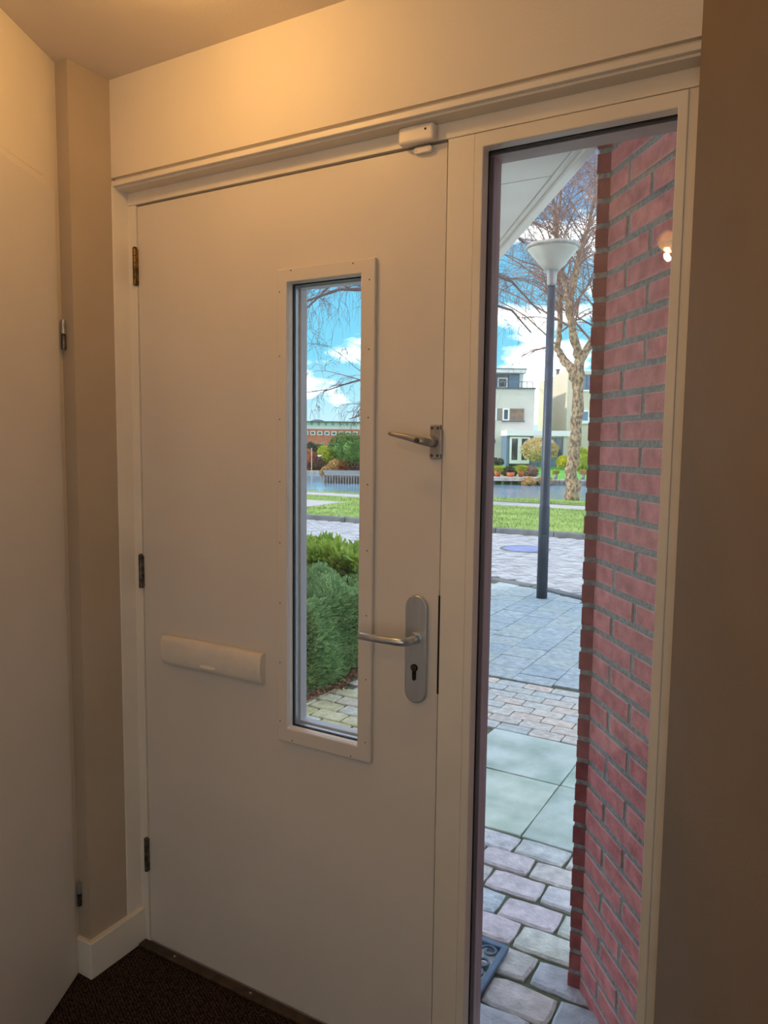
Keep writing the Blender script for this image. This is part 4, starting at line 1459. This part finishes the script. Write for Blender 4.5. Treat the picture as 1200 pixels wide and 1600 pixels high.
for i_, (x, y, r, sc, mt, nm, lb) in enumerate([
    (477, 722, .62, .9, 'rust_bush', 'rust_shrub', 'rust orange bare shrub on the far quay'),
    (492, 727, .48, .8, 'mauve_bush', 'mauve_shrub', 'brown mauve low shrub right of the rust shrub'),
    (506, 728, .42, .8, 'mauve_bush', 'mauve_shrub', 'brown mauve low shrub by the golden shrub'),
    (516, 715, .40, .9, 'yellow_green', 'golden_shrub', 'yellow green shrub in front of the evergreens'),
    (533, 706, .62, 1.35, 'evergreen', 'evergreen_shrub', 'dense evergreen shrub beside the golden shrub'),
    (550, 706, .62, 1.35, 'evergreen', 'evergreen_shrub', 'dense evergreen shrub above the jetty planks'),
    (570, 706, .62, 1.3, 'evergreen', 'evergreen_shrub', 'dense evergreen shrub hidden partly by the pane edge'),
    (540, 730, .45, .7, 'rust_bush', 'dry_planting', 'reddish dry planting along the jetty below evergreens'),
    (556, 731, .45, .7, 'mauve_bush', 'dry_planting', 'pale dry planting on the jetty near pane edge'),
    (526, 731, .40, .8, 'straw', 'dry_planting', 'straw-coloured dry tuft at the jetty corner'),
    (512, 739, .28, .9, 'straw', 'dry_planting', 'straw tuft drooping to the water at jetty end'),
]):
    blob(nm, lb, 'shrub', px(x, y, 44.0 if 'jetty' in lb else 48.0), r * (1.2 if 'jetty' in lb else 1.3), sc, mt, 1300, .16, 60 + i_)
for x, lb in ((487, 'pale stake standing before the mauve shrub'), (531, 'pale stake beside the golden shrub before the evergreens'), (538, 'pale stake between the two clipped evergreen shrubs'), (546, 'pale stake at the pane-side evergreen shrub')):
    p0_, p1_ = px(x, 728, 46.6), px(x, 700, 46.6)
    t = obj('garden_stake', MB().tube([p0_ - Vector((0, 0, .4)), p1_], .03, 6), 'deck_wood')
    tag(t, lb, 'stake', 'garden stakes')
# far terrace
FBB = 150.0
tr_ = thing('far_terrace', 'long red brick terrace with white upper storey on the horizon', 'building', ORIG, YAW)
zg = .1
obj('brick_wall', MB().box(A(250, FBB), A(760, FBB), FBB, FBB + 10, zg - .5, Z(670.5, FBB, 515)), 'red_brick_far', tr_, world=False)
obj('upper_wall', MB().box(A(250, FBB), A(760, FBB), FBB + .3, FBB + 9, Z(670.5, FBB, 515), Z(660, FBB, 515)), 'far_white', tr_, world=False)
obj('roof', MB().box(A(250, FBB), A(760, FBB), FBB - .6, FBB + 10, Z(660, FBB, 515), Z(658.3, FBB, 515)), 'dark_coping', tr_, world=False)
for k in range(16):
    xx = 440 + k * 11
    window_on(tr_, xx, xx + 6, 662, 669.5, FBB + .2, 'far_white', 'far_blue', .12)
    window_on(tr_, xx + 1, xx + 8.5, 677.5, 683.5, FBB, 'far_white', 'dark_glass', .15)
    obj('garden_wall', MB().box(A(xx, FBB), A(xx + 5, FBB), FBB - 8, FBB - 7.6, zg - .3, Z(691, FBB - 8, 515)), 'brown_panel', tr_, world=False)
obj('roof_dome', MB().lathe([(1.6, 0), (1.4, .2), (.8, .42), (.2, .5)], (A(492, FBB), FBB + 5, Z(658.3, FBB, 515)), 16), 'dark_coping', tr_, world=False)
p = px(475, 712, 60)
slp = thing('distant_street_lamp', 'thin distant street lamp pole before the red terrace', 'street lamp', p)
obj('post', MB().tube([p - Vector((0, 0, .3)), px(475, 662, 60)], .06, 8), 'pile_wood', slp)
obj('lamp_head', MB().lathe([(.08, 0), (.25, .18), (.25, .24)], px(475, 662, 60), 10), 'dark_coping', slp)
pk = thing('far_lane', 'grey lane running away behind the reddish shrubs', 'path', px(490, 708, 70), kind='structure')
a, b, c, d = px(484, 716, 50), px(512, 716, 50), px(512, 703, 110), px(500, 703, 110)
obj('asphalt', MB().prism([a[:2], b[:2], c[:2], d[:2]], bz + .15, bz + .22), 'path', pk)
for i_, (x, y, b, r) in enumerate([(484, 692, 95, 1.0), (499, 695, 100, .8), (508, 693, 90, .7)]):
    blob('distant_shrub', ['dull green garden bush before the terrace near the thin pole', 'low dull green bush before the terrace lane', 'yellowish bush at the lane before the red terrace'][i_], 'shrub', Vector((px(x, y, b).x, px(x, y, b).y, bz + r * .72)), r, .8, ['dark_plant', 'evergreen', 'yellow_green'][i_], 500, .35, 90 + i_)
